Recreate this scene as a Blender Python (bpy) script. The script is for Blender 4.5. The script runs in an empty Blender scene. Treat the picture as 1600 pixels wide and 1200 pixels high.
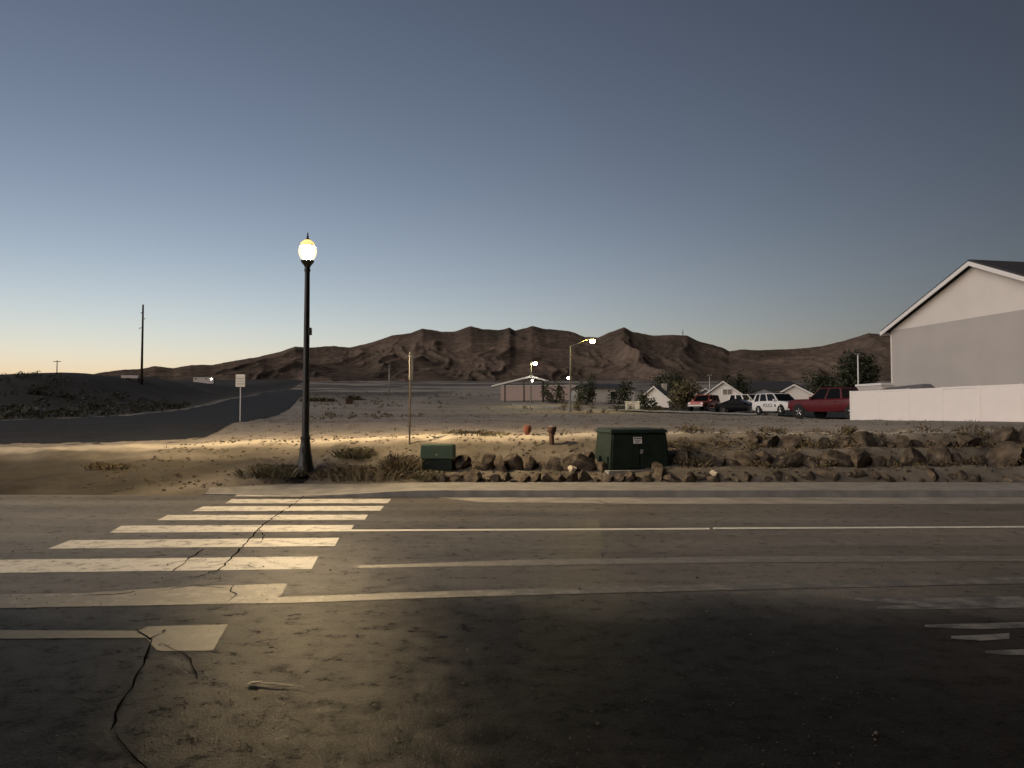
import bpy, bmesh, math, random
import numpy as np
from mathutils import Vector, Matrix, noise as mnoise

R = math.radians
rng = random.Random(11)
nrg = np.random.default_rng(11)
sc = bpy.context.scene
COL = sc.collection

# ------------------------------------------------------------------ camera, sky, exposure
F = 1200.0                     # focal length in photo pixels (1600 wide)
CZ = 1.6                       # eye height above the carriageway
PITCH = math.atan(50 / F)      # horizon sits at photo row 650
cam = bpy.data.cameras.new('camera')
cam.sensor_width = 36; cam.lens = 36 * F / 1600
cam.clip_start = 0.05; cam.clip_end = 20000
camo = bpy.data.objects.new('camera', cam); COL.objects.link(camo)
camo.location = (0, 0, CZ); camo.rotation_euler = (R(90) + PITCH, 0, 0)
sc.camera = camo

SUN_EL, SUN_ROT = R(-5.51), R(-31)      # the sun is already below the horizon, off to the left
world = bpy.data.worlds.new('World'); sc.world = world; world.use_nodes = True
wn = world.node_tree
sky = wn.nodes.new('ShaderNodeTexSky'); sky.sky_type = 'NISHITA'; sky.sun_disc = False
sky.sun_elevation = SUN_EL; sky.sun_rotation = SUN_ROT
sky.altitude = 1000; sky.air_density = 1.226; sky.dust_density = 1.65; sky.ozone_density = 1.426
bg = wn.nodes['Background']; bg.inputs[1].default_value = 0.15
# hazy desert dusk: the whole sky a little greyer and flatter than clear air
bw_ = wn.nodes.new('ShaderNodeRGBToBW'); wn.links.new(sky.outputs[0], bw_.inputs[0])
mx_ = wn.nodes.new('ShaderNodeMix'); mx_.data_type = 'RGBA'; mx_.inputs[0].default_value = 0.65
wn.links.new(bw_.outputs[0], mx_.inputs[6]); wn.links.new(sky.outputs[0], mx_.inputs[7])
gm_ = wn.nodes.new('ShaderNodeGamma'); gm_.inputs[1].default_value = 0.80
wn.links.new(mx_.outputs[2], gm_.inputs[0]); wn.links.new(gm_.outputs[0], bg.inputs[0])

EXPO = 5.59
sc.view_settings.view_transform = 'Standard'; sc.view_settings.look = 'None'
sc.view_settings.exposure = EXPO; sc.view_settings.gamma = 1
sc.view_settings.use_curve_mapping = False
GAIN = 2 ** EXPO                            # display value = scene value * GAIN

# added fill light, not the sky's glow: one weak, very soft sun from behind-left
sd = bpy.data.lights.new('fill_sun', 'SUN'); sd.energy = 1.75 / GAIN; sd.angle = R(60); sd.color = (1.0, 0.87, 0.79)
so = bpy.data.objects.new('fill_sun', sd); COL.objects.link(so)
_d = Vector((-math.sin(R(121)) * math.cos(R(24)), math.cos(R(121)) * math.cos(R(24)), math.sin(R(24))))
so.rotation_euler = _d.to_track_quat('Z', 'Y').to_euler()
so.location = (-30, 20, 30)
sc.cycles.use_denoising = True
sc.cycles.max_bounces = 5; sc.cycles.diffuse_bounces = 3; sc.cycles.glossy_bounces = 3
sc.cycles.sample_clamp_indirect = 1.0

# ------------------------------------------------------------------ helpers
def ray(x, y):
    u = (x - 800); v = (600 - y); c, s = math.cos(PITCH), math.sin(PITCH)
    return Vector((u, F * c - v * s, F * s + v * c))

def at(x, y, Y):
    """point at depth Y seen at photo pixel x, y"""
    d = ray(x, y)
    return Vector((0, 0, CZ)) + d * (Y / d.y)

def flat(x, y, z=0.0):
    d = ray(x, y)
    return Vector((0, 0, CZ)) + d * ((z - CZ) / d.z)

def tag(o, label=None, cat=None, group=None, kind=None):
    if label: o['label'] = label
    if cat: o['category'] = cat
    if group: o['group'] = group
    if kind: o['kind'] = kind
    return o

def link(name, me, mat=None, parent=None, smooth=False):
    if mat is not None and not me.materials: me.materials.append(mat)
    o = bpy.data.objects.new(name, me); COL.objects.link(o)
    if parent is not None: o.parent = parent
    if smooth:
        for p in me.polygons: p.use_smooth = True
    return o

def empty(name, loc, rz=0.0, label=None, cat=None, group=None):
    o = bpy.data.objects.new(name, None); COL.objects.link(o)
    o.location = loc; o.rotation_euler = (0, 0, rz); o.empty_display_size = 0.2
    return tag(o, label, cat, group)

class MB:
    def __init__(self): self.v = []; self.f = []
    def add(self, vs, fs):
        b = len(self.v); self.v += [tuple(p) for p in vs]; self.f += [[i + b for i in q] for q in fs]; return self
    def hexa(self, p):     # 8 points: bottom ring 0-3, top ring 4-7
        return self.add(p, [(3, 2, 1, 0), (4, 5, 6, 7), (0, 1, 5, 4), (1, 2, 6, 5), (2, 3, 7, 6), (3, 0, 4, 7)])
    def box(self, x0, x1, y0, y1, z0, z1, ix=0.0, iy=0.0):
        return self.hexa([(x0, y0, z0), (x1, y0, z0), (x1, y1, z0), (x0, y1, z0),
                          (x0 + ix, y0 + iy, z1), (x1 - ix, y0 + iy, z1), (x1 - ix, y1 - iy, z1), (x0 + ix, y1 - iy, z1)])
    def prism(self, poly, off):
        n = len(poly); off = Vector(off)
        vs = [Vector(p) for p in poly] + [Vector(p) + off for p in poly]
        fs = [list(range(n))[::-1], list(range(n, 2 * n))] + [(i, (i + 1) % n, n + (i + 1) % n, n + i) for i in range(n)]
        return self.add(vs, fs)
    def lathe(self, prof, n=16, c=(0, 0, 0), axis='z'):
        vs = []; fs = []
        for r, h in prof:
            for k in range(n):
                a = 2 * math.pi * k / n
                p = (r * math.cos(a), r * math.sin(a), h)
                if axis == 'y': p = (p[0], p[2], p[1])
                if axis == 'x': p = (p[2], p[0], p[1])
                vs.append((p[0] + c[0], p[1] + c[1], p[2] + c[2]))
        m = len(prof)
        for j in range(m - 1):
            for k in range(n):
                k2 = (k + 1) % n
                fs.append((j * n + k, j * n + k2, (j + 1) * n + k2, (j + 1) * n + k))
        fs.append(tuple(range(n))[::-1]); fs.append(tuple(range((m - 1) * n, m * n)))
        return self.add(vs, fs)
    def tube(self, a, b, r0, r1=None, n=8):
        a = Vector(a); b = Vector(b); r1 = r0 if r1 is None else r1
        d = (b - a).normalized(); u = d.orthogonal().normalized(); w = d.cross(u)
        vs = [a + (u * math.cos(2 * math.pi * k / n) + w * math.sin(2 * math.pi * k / n)) * r0 for k in range(n)]
        vs += [b + (u * math.cos(2 * math.pi * k / n) + w * math.sin(2 * math.pi * k / n)) * r1 for k in range(n)]
        fs = [(k, (k + 1) % n, n + (k + 1) % n, n + k) for k in range(n)] + [tuple(range(n))[::-1], tuple(range(n, 2 * n))]
        return self.add(vs, fs)
    def mesh(self, name):
        me = bpy.data.meshes.new(name); me.from_pydata(self.v, [], self.f); me.update()
        bm = bmesh.new(); bm.from_mesh(me); bmesh.ops.recalc_face_normals(bm, faces=bm.faces); bm.to_mesh(me); bm.free()
        return me
    def build(self, name, mat=None, parent=None, smooth=False, bevel=0.0, auto=None):
        me = self.mesh(name)
        if bevel > 0:
            bm = bmesh.new(); bm.from_mesh(me)
            bmesh.ops.remove_doubles(bm, verts=bm.verts, dist=1e-5)
            bmesh.ops.bevel(bm, geom=list(bm.edges), offset=bevel, segments=2, profile=0.6, affect='EDGES', clamp_overlap=True)
            bm.to_mesh(me); bm.free()
        o = link(name, me, mat, parent, smooth)
        if auto is not None:
            for p in me.polygons: p.use_smooth = True
            me.set_sharp_from_angle(angle=R(auto))
        return o

# ---- value noise for terrain (numpy)
_P = np.random.default_rng(5).random((256, 256))
def vn(x, y):
    x = np.asarray(x, float); y = np.asarray(y, float)
    xi = np.floor(x).astype(int); yi = np.floor(y).astype(int); fx = x - xi; fy = y - yi
    fx = fx * fx * (3 - 2 * fx); fy = fy * fy * (3 - 2 * fy)
    a = _P[xi & 255, yi & 255]; b = _P[(xi + 1) & 255, yi & 255]; c = _P[xi & 255, (yi + 1) & 255]; d = _P[(xi + 1) & 255, (yi + 1) & 255]
    return (a * (1 - fx) + b * fx) * (1 - fy) + (c * (1 - fx) + d * fx) * fy
def fbm(x, y, o=4, g=0.5):
    s = 0; a = 1; n = 0
    for i in range(o): s = s + a * vn(x * 2 ** i + 17.3 * i, y * 2 ** i + 9.1 * i); n += a; a *= g
    return s / n
def sstep(x, a, b):
    t = np.clip((np.asarray(x, float) - a) / (b - a), 0, 1); return t * t * (3 - 2 * t)

# ---- materials
def mat(name, color, rough=0.8, c2=None, scale=6.0, bump=0.0, bscale=None, metal=0.0, detail=5, spec=0.5, coat=0.0, emis=None, estr=0.0, lo=0.35, hi=0.65):
    m = bpy.data.materials.new(name); m.use_nodes = True; nt = m.node_tree
    b = nt.nodes['Principled BSDF']
    b.inputs['Base Color'].default_value = (*color, 1); b.inputs['Roughness'].default_value = rough
    b.inputs['Metallic'].default_value = metal; b.inputs['Specular IOR Level'].default_value = spec
    b.inputs['Coat Weight'].default_value = coat
    if c2 is not None or bump:
        tc = nt.nodes.new('ShaderNodeTexCoord')
    if c2 is not None:
        n = nt.nodes.new('ShaderNodeTexNoise'); n.inputs['Scale'].default_value = scale; n.inputs['Detail'].default_value = detail
        nt.links.new(tc.outputs['Object'], n.inputs['Vector'])
        r = nt.nodes.new('ShaderNodeValToRGB')
        r.color_ramp.elements[0].position = lo; r.color_ramp.elements[1].position = hi
        r.color_ramp.elements[0].color = (*color, 1); r.color_ramp.elements[1].color = (*c2, 1)
        nt.links.new(n.outputs['Fac'], r.inputs[0]); nt.links.new(r.outputs[0], b.inputs['Base Color'])
    if bump:
        n2 = nt.nodes.new('ShaderNodeTexNoise'); n2.inputs['Scale'].default_value = bscale or scale * 4; n2.inputs['Detail'].default_value = 4
        nt.links.new(tc.outputs['Object'], n2.inputs['Vector'])
        bp = nt.nodes.new('ShaderNodeBump'); bp.inputs['Strength'].default_value = bump; bp.inputs['Distance'].default_value = 0.02
        nt.links.new(n2.outputs['Fac'], bp.inputs['Height']); nt.links.new(bp.outputs[0], b.inputs['Normal'])
    if emis:
        b.inputs['Emission Color'].default_value = (*emis, 1); b.inputs['Emission Strength'].default_value = estr
    return m

M = {}
M['concrete'] = mat('concrete', (0.19, 0.183, 0.172), 0.85, (0.275, 0.266, 0.25), 3.0, 0.25, 60)
M['gutter'] = mat('gutter_concrete', (0.20, 0.19, 0.175), 0.8, (0.31, 0.295, 0.27), 2.2, 0.2, 60)
M['stone'] = mat('stone', (0.052, 0.043, 0.035), 0.95, (0.135, 0.112, 0.088), 2.0, 0.8, 7, spec=0.1)
M['pale_stone'] = mat('pale_stone', (0.38, 0.33, 0.26), 0.9, (0.50, 0.45, 0.37), 6.0, 0.4, 20)
M['black_metal'] = mat('black_metal', (0.012, 0.013, 0.013), 0.42, (0.022, 0.022, 0.020), 9, 0.1, 40)
M['green_paint'] = mat('green_paint', (0.048, 0.080, 0.056), 0.6, (0.060, 0.095, 0.068), 4, 0.08, 30, spec=0.3)
M['dark_green_paint'] = mat('dark_green_paint', (0.011, 0.019, 0.014), 0.55, (0.017, 0.028, 0.020), 4, 0.08, 30, spec=0.25)
M['rust'] = mat('rust_paint', (0.13, 0.042, 0.028), 0.85, (0.18, 0.062, 0.038), 14, 0.3, 60)
M['brown_rust'] = mat('brown_rust', (0.055, 0.030, 0.022), 0.85, (0.09, 0.048, 0.032), 14, 0.3, 60)
M['galv'] = mat('galvanised_steel', (0.42, 0.42, 0.40), 0.5, (0.5, 0.5, 0.48), 12, metal=0.6)
M['grey_pole'] = mat('grey_pole', (0.15, 0.15, 0.15), 0.6, (0.20, 0.20, 0.195), 12)
M['alu_sign'] = mat('sign_face', (0.62, 0.62, 0.58), 0.4, (0.68, 0.67, 0.63), 8)
M['white_trim'] = mat('white_trim', (0.80, 0.79, 0.77), 0.6)
M['siding_white'] = mat('white_siding', (0.82, 0.80, 0.77), 0.7, (0.86, 0.84, 0.81), 1.2)
M['siding_gable'] = mat('pale_gable_siding', (0.70, 0.66, 0.62), 0.75, (0.75, 0.71, 0.67), 0.6)
M['siding_grey'] = mat('grey_stucco', (0.44, 0.42, 0.40), 0.85, (0.48, 0.46, 0.44), 0.5, 0.3, 40)
M['siding_blue'] = mat('blue_grey_siding', (0.30, 0.31, 0.33), 0.8, (0.34, 0.35, 0.37), 2)
M['siding_pink'] = mat('pinkish_siding', (0.52, 0.40, 0.36), 0.8, (0.56, 0.44, 0.40), 2)
M['roof_dark'] = mat('dark_shingle', (0.035, 0.035, 0.040), 0.9, (0.06, 0.06, 0.065), 8, 0.5, 30)
M['roof_grey'] = mat('grey_shingle', (0.11, 0.11, 0.12), 0.9, (0.15, 0.15, 0.16), 8, 0.4, 30)
M['vinyl'] = mat('vinyl_fence', (0.84, 0.80, 0.77), 0.5, (0.87, 0.83, 0.80), 1.5)
M['glass'] = mat('window_glass', (0.006, 0.007, 0.008), 0.2, spec=0.12)
M['curtain'] = mat('window_shade', (0.22, 0.20, 0.17), 0.4)
M['rubber'] = mat('rubber', (0.012, 0.012, 0.012), 0.9)
M['chrome'] = mat('alloy', (0.62, 0.62, 0.62), 0.3, metal=0.8)
M['white_car'] = mat('white_car_paint', (0.78, 0.77, 0.75), 0.28, coat=0.5)
M['red_car'] = mat('red_car_paint', (0.10, 0.006, 0.010), 0.4, coat=0.1)
M['orange_car'] = mat('orange_red_car_paint', (0.42, 0.075, 0.035), 0.3, coat=0.5)
M['black_car'] = mat('black_car_paint', (0.004, 0.004, 0.005), 0.45, coat=0.0, spec=0.10)
M['plastic'] = mat('dark_plastic', (0.015, 0.015, 0.016), 0.6)
M['headlight'] = mat('headlight_lens', (0.75, 0.75, 0.73), 0.15, spec=0.7)
M['taillight'] = mat('taillight_lens', (0.45, 0.02, 0.02), 0.2)
M['decal'] = mat('dark_decal', (0.02, 0.025, 0.05), 0.5)
M['wood_pole'] = mat('weathered_wood', (0.045, 0.035, 0.028), 0.9, (0.07, 0.055, 0.045), 10, 0.3, 30)
M['bark'] = mat('bark', (0.06, 0.045, 0.035), 0.95, (0.09, 0.07, 0.055), 8, 0.4, 20)
M['leaf_dark'] = mat('dark_foliage', (0.028, 0.034, 0.016), 0.7, (0.05, 0.055, 0.026), 2.0)
M['leaf_olive'] = mat('olive_foliage', (0.095, 0.085, 0.045), 0.75, (0.16, 0.14, 0.08), 2.0)
M['weed'] = mat('dry_weed', (0.075, 0.058, 0.030), 0.85, (0.13, 0.10, 0.055), 3.0)
M['straw'] = mat('straw_grass', (0.11, 0.086, 0.052), 0.85, (0.165, 0.132, 0.082), 1.0)
M['trailer'] = mat('trailer_white', (0.6, 0.56, 0.53), 0.5)
M['twig'] = mat('pale_twig', (0.45, 0.38, 0.26), 0.5)
M['crack'] = mat('crack_tar', (0.005, 0.005, 0.0045), 0.9, spec=0.0)

def emit(name, color, display):
    m = bpy.data.materials.new(name); m.use_nodes = True
    b = m.node_tree.nodes['Principled BSDF']
    b.inputs['Base Color'].default_value = (*color, 1)
    b.inputs['Emission Color'].default_value = (*color, 1)
    b.inputs['Emission Strength'].default_value = display / GAIN
    return m
M['lamp_glow'] = emit('lit_globe', (1.0, 0.72, 0.385), 5300.0)
M['far_lamp_warm'] = emit('lit_lens_warm', (1.0, 0.74, 0.16), 360.0)
M['far_lamp_pale'] = emit('lit_lens_pale', (1.0, 0.86, 0.30), 280.0)
def glow_glass(name, color, display, clear):
    m = bpy.data.materials.new(name); m.use_nodes = True; nt = m.node_tree
    nt.nodes.remove(nt.nodes['Principled BSDF'])
    t = nt.nodes.new('ShaderNodeBsdfTransparent'); t.inputs[0].default_value = (clear, clear, clear * .97, 1)
    e = nt.nodes.new('ShaderNodeEmission'); e.inputs[0].default_value = (*color, 1); e.inputs[1].default_value = display / GAIN
    a = nt.nodes.new('ShaderNodeAddShader'); nt.links.new(t.outputs[0], a.inputs[0]); nt.links.new(e.outputs[0], a.inputs[1])
    nt.links.new(a.outputs[0], nt.nodes['Material Output'].inputs['Surface']); return m
M['globe_glass'] = glow_glass('glowing_globe', (1.0, 0.80, 0.40), 0.55, 0.85)
M['dome_bloom'] = emit('bloom_dome', (1.0, 0.72, 0.26), 1.15)  # dome emits on its own to imitate the yellow bloom above the globe
M['small_light'] = emit('porch_light', (1.0, 0.93, 0.80), 60.0)

def asphalt(name, base, light, streak=True, spec=0.012, rough=0.27):
    m = bpy.data.materials.new(name); m.use_nodes = True; nt = m.node_tree; L = nt.links
    b = nt.nodes['Principled BSDF']; b.inputs['Specular IOR Level'].default_value = spec
    tc = nt.nodes.new('ShaderNodeTexCoord')
    mp = nt.nodes.new('ShaderNodeMapping'); mp.inputs['Scale'].default_value = (0.10, 1.3, 1) if streak else (0.6, 0.6, 1)
    L.new(tc.outputs['Object'], mp.inputs['Vector'])
    n1 = nt.nodes.new('ShaderNodeTexNoise'); n1.inputs['Scale'].default_value = 1.0; n1.inputs['Detail'].default_value = 5
    L.new(mp.outputs[0], n1.inputs['Vector'])
    n2 = nt.nodes.new('ShaderNodeTexNoise'); n2.inputs['Scale'].default_value = 60; n2.inputs['Detail'].default_value = 4
    L.new(tc.outputs['Object'], n2.inputs['Vector'])
    n3 = nt.nodes.new('ShaderNodeTexNoise'); n3.inputs['Scale'].default_value = 0.45; n3.inputs['Detail'].default_value = 6; n3.inputs['Roughness'].default_value = 0.65
    L.new(tc.outputs['Object'], n3.inputs['Vector'])
    r = nt.nodes.new('ShaderNodeValToRGB'); r.color_ramp.elements[0].position = 0.36; r.color_ramp.elements[1].position = 0.66
    r.color_ramp.elements[0].color = (*base, 1); r.color_ramp.elements[1].color = (*light, 1)
    av = nt.nodes.new('ShaderNodeMath'); av.operation = 'ADD'
    m1 = nt.nodes.new('ShaderNodeMath'); m1.operation = 'MULTIPLY'; m1.inputs[1].default_value = 0.55
    m2 = nt.nodes.new('ShaderNodeMath'); m2.operation = 'MULTIPLY'; m2.inputs[1].default_value = 0.45
    L.new(n1.outputs['Fac'], m1.inputs[0]); L.new(n3.outputs['Fac'], m2.inputs[0]); L.new(m1.outputs[0], av.inputs[0]); L.new(m2.outputs[0], av.inputs[1])
    L.new(av.outputs[0], r.inputs[0])
    mix = nt.nodes.new('ShaderNodeMix'); mix.data_type = 'RGBA'; mix.blend_type = 'MULTIPLY'; mix.inputs[0].default_value = 0.7
    rr = nt.nodes.new('ShaderNodeValToRGB'); rr.color_ramp.elements[0].position = 0.3; rr.color_ramp.elements[1].position = 0.7
    rr.color_ramp.elements[0].color = (0.35, 0.35, 0.35, 1); rr.color_ramp.elements[1].color = (1.6, 1.6, 1.6, 1)
    L.new(n2.outputs['Fac'], rr.inputs[0]); L.new(r.outputs[0], mix.inputs[6]); L.new(rr.outputs[0], mix.inputs[7])
    n6 = nt.nodes.new('ShaderNodeTexNoise'); n6.inputs['Scale'].default_value = 5.0; n6.inputs['Detail'].default_value = 9; n6.inputs['Roughness'].default_value = 0.78
    L.new(tc.outputs['Object'], n6.inputs['Vector'])
    r6 = nt.nodes.new('ShaderNodeValToRGB'); r6.color_ramp.elements[0].position = 0.34; r6.color_ramp.elements[1].position = 0.66
    r6.color_ramp.elements[0].color = (0.80, 0.80, 0.80, 1); r6.color_ramp.elements[1].color = (1.25, 1.24, 1.22, 1); L.new(n6.outputs['Fac'], r6.inputs[0])
    mixb = nt.nodes.new('ShaderNodeMix'); mixb.data_type = 'RGBA'; mixb.blend_type = 'MULTIPLY'; mixb.inputs[0].default_value = 0.85
    L.new(mix.outputs[2], mixb.inputs[6]); L.new(r6.outputs[0], mixb.inputs[7]); mix = mixb
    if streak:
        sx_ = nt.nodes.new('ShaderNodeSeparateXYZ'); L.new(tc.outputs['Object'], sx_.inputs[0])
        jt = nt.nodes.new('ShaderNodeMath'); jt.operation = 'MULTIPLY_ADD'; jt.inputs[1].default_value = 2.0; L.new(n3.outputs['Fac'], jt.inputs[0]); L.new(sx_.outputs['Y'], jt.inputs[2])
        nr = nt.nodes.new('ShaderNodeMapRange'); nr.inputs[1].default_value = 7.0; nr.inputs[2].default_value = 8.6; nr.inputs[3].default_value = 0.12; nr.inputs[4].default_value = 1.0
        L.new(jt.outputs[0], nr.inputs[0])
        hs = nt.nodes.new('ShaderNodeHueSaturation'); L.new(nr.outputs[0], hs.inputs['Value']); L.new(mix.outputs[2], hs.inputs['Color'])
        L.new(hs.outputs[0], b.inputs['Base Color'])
    else:
        L.new(mix.outputs[2], b.inputs['Base Color'])
    mr = nt.nodes.new('ShaderNodeMapRange'); mr.inputs[1].default_value = 0.3; mr.inputs[2].default_value = 0.7
    mr.inputs[3].default_value = rough - 0.04; mr.inputs[4].default_value = rough + 0.12
    L.new(n6.outputs['Fac'], mr.inputs[0]); L.new(mr.outputs[0], b.inputs['Roughness'])
    ms = nt.nodes.new('ShaderNodeMapRange'); ms.inputs[1].default_value = 0.42; ms.inputs[2].default_value = 0.66; ms.inputs[3].default_value = spec * .4; ms.inputs[4].default_value = spec * 1.8
    L.new(n6.outputs['Fac'], ms.inputs[0]); L.new(ms.outputs[0], b.inputs['Specular IOR Level'])
    vo = nt.nodes.new('ShaderNodeTexVoronoi'); vo.inputs['Scale'].default_value = 160
    L.new(tc.outputs['Object'], vo.inputs['Vector'])
    bp = nt.nodes.new('ShaderNodeBump'); bp.inputs['Strength'].default_value = 0.6; bp.inputs['Distance'].default_value = 0.0024
    n5 = nt.nodes.new('ShaderNodeTexNoise'); n5.inputs['Scale'].default_value = 42; n5.inputs['Detail'].default_value = 4; n5.inputs['Roughness'].default_value = 0.7
    L.new(tc.outputs['Object'], n5.inputs['Vector'])
    hsum = nt.nodes.new('ShaderNodeMath'); hsum.operation = 'MULTIPLY_ADD'; hsum.inputs[1].default_value = 2.2
    L.new(n5.outputs['Fac'], hsum.inputs[0]); L.new(vo.outputs['Distance'], hsum.inputs[2]); L.new(hsum.outputs[0], bp.inputs['Height'])
    L.new(bp.outputs[0], b.inputs['Normal'])
    return m
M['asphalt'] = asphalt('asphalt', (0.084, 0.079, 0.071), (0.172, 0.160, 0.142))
M['side_asphalt'] = asphalt('side_road_asphalt', (0.034, 0.034, 0.034), (0.05, 0.05, 0.05), False, 0.15, 0.85)

def paint_mat(name, paint, under, wear):
    m = bpy.data.materials.new(name); m.use_nodes = True; nt = m.node_tree; L = nt.links
    b = nt.nodes['Principled BSDF']; b.inputs['Roughness'].default_value = 0.6
    tc = nt.nodes.new('ShaderNodeTexCoord')
    n = nt.nodes.new('ShaderNodeTexNoise'); n.inputs['Scale'].default_value = 4.5; n.inputs['Detail'].default_value = 10; n.inputs['Roughness'].default_value = 0.75
    L.new(tc.outputs['Object'], n.inputs['Vector'])
    r = nt.nodes.new('ShaderNodeValToRGB'); r.color_ramp.elements[0].position = wear; r.color_ramp.elements[1].position = min(0.98, wear + 0.13)
    r.color_ramp.elements[0].color = (*under, 1); r.color_ramp.elements[1].color = (*paint, 1)
    L.new(n.outputs['Fac'], r.inputs[0])
    n2 = nt.nodes.new('ShaderNodeTexNoise'); n2.inputs['Scale'].default_value = 120
    L.new(tc.outputs['Object'], n2.inputs['Vector'])
    L.new(r.outputs[0], b.inputs['Base Color'])
    bp = nt.nodes.new('ShaderNodeBump'); bp.inputs['Strength'].default_value = 0.35; bp.inputs['Distance'].default_value = 0.004
    L.new(n2.outputs['Fac'], bp.inputs['Height']); L.new(bp.outputs[0], b.inputs['Normal'])
    return m
M['paint'] = paint_mat('white_road_paint', (0.54, 0.52, 0.47), (0.17, 0.16, 0.145), 0.37)
M['paint_line'] = paint_mat('white_line_paint', (0.62, 0.61, 0.57), (0.3, 0.29, 0.27), 0.28)
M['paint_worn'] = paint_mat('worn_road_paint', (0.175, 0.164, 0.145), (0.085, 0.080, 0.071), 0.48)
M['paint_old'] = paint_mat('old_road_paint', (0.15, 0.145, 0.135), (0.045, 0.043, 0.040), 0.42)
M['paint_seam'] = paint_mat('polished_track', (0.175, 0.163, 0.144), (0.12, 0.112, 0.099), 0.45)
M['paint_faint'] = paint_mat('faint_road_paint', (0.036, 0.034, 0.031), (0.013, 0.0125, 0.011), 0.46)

def dirt_mat():
    m = bpy.data.materials.new('desert_dirt'); m.use_nodes = True; nt = m.node_tree; L = nt.links
    b = nt.nodes['Principled BSDF']; b.inputs['Roughness'].default_value = 0.95; b.inputs['Specular IOR Level'].default_value = 0.15
    tc = nt.nodes.new('ShaderNodeTexCoord')
    def ns(scale, detail=6, rough=0.6):
        n = nt.nodes.new('ShaderNodeTexNoise'); n.inputs['Scale'].default_value = scale; n.inputs['Detail'].default_value = detail
        n.inputs['Roughness'].default_value = rough; L.new(tc.outputs['Object'], n.inputs['Vector']); return n
    def ramp(n, a, ca, b_, cb):
        r = nt.nodes.new('ShaderNodeValToRGB'); r.color_ramp.elements[0].position = a; r.color_ramp.elements[1].position = b_
        r.color_ramp.elements[0].color = (*ca, 1); r.color_ramp.elements[1].color = (*cb, 1); L.new(n, r.inputs[0]); return r
    n1 = ns(0.12, 7, 0.65); n2 = ns(2.5, 6); n3 = ns(30, 3)
    base = ramp(n1.outputs['Fac'], 0.36, (0.285, 0.255, 0.220), 0.64, (0.425, 0.384, 0.335))
    f = ramp(n2.outputs['Fac'], 0.3, (0.72, 0.71, 0.68), 0.7, (1.18, 1.16, 1.12))
    mx = nt.nodes.new('ShaderNodeMix'); mx.data_type = 'RGBA'; mx.blend_type = 'MULTIPLY'; mx.inputs[0].default_value = 1
    L.new(base.outputs[0], mx.inputs[6]); L.new(f.outputs[0], mx.inputs[7])
    at_ = nt.nodes.new('ShaderNodeAttribute'); at_.attribute_name = 'path'
    jit = nt.nodes.new('ShaderNodeMath'); jit.operation = 'MULTIPLY_ADD'; jit.inputs[1].default_value = 0.5; jit.inputs[2].default_value = -0.25
    L.new(n2.outputs['Fac'], jit.inputs[0])
    ad = nt.nodes.new('ShaderNodeMath'); ad.operation = 'ADD'; ad.use_clamp = True
    L.new(at_.outputs['Fac'], ad.inputs[0]); L.new(jit.outputs[0], ad.inputs[1])
    sm = ramp(ad.outputs[0], 0.35, (0, 0, 0), 0.75, (1, 1, 1))
    pth = ramp(n2.outputs['Fac'], 0.3, (0.48, 0.43, 0.35), 0.7, (0.60, 0.55, 0.45))
    mx2 = nt.nodes.new('ShaderNodeMix'); mx2.data_type = 'RGBA'
    L.new(sm.outputs[0], mx2.inputs[0]); L.new(mx.outputs[2], mx2.inputs[6]); L.new(pth.outputs[0], mx2.inputs[7])
    a3 = nt.nodes.new('ShaderNodeAttribute'); a3.attribute_name = 'brush'
    n4 = ns(0.35, 7, 0.7)
    br = ramp(n4.outputs['Fac'], 0.35, (0.030, 0.027, 0.022), 0.68, (0.085, 0.077, 0.063))
    a4 = nt.nodes.new('ShaderNodeAttribute'); a4.attribute_name = 'sage'
    sg_ = ramp(n4.outputs['Fac'], 0.35, (0.014, 0.013, 0.010), 0.68, (0.042, 0.038, 0.031))
    mx4 = nt.nodes.new('ShaderNodeMix'); mx4.data_type = 'RGBA'
    L.new(a4.outputs['Fac'], mx4.inputs[0]); L.new(br.outputs[0], mx4.inputs[6]); L.new(sg_.outputs[0], mx4.inputs[7])
    mx3 = nt.nodes.new('ShaderNodeMix'); mx3.data_type = 'RGBA'
    L.new(a3.outputs['Fac'], mx3.inputs[0]); L.new(mx2.outputs[2], mx3.inputs[6]); L.new(mx4.outputs[2], mx3.inputs[7])
    L.new(mx3.outputs[2], b.inputs['Base Color'])
    bp = nt.nodes.new('ShaderNodeBump'); bp.inputs['Strength'].default_value = 0.6; bp.inputs['Distance'].default_value = 0.03
    sm2 = nt.nodes.new('ShaderNodeMath'); sm2.operation = 'ADD'; L.new(n2.outputs['Fac'], sm2.inputs[0]); L.new(n3.outputs['Fac'], sm2.inputs[1])
    L.new(sm2.outputs[0], bp.inputs['Height']); L.new(bp.outputs[0], b.inputs['Normal'])
    return m
M['dirt'] = dirt_mat()

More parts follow.
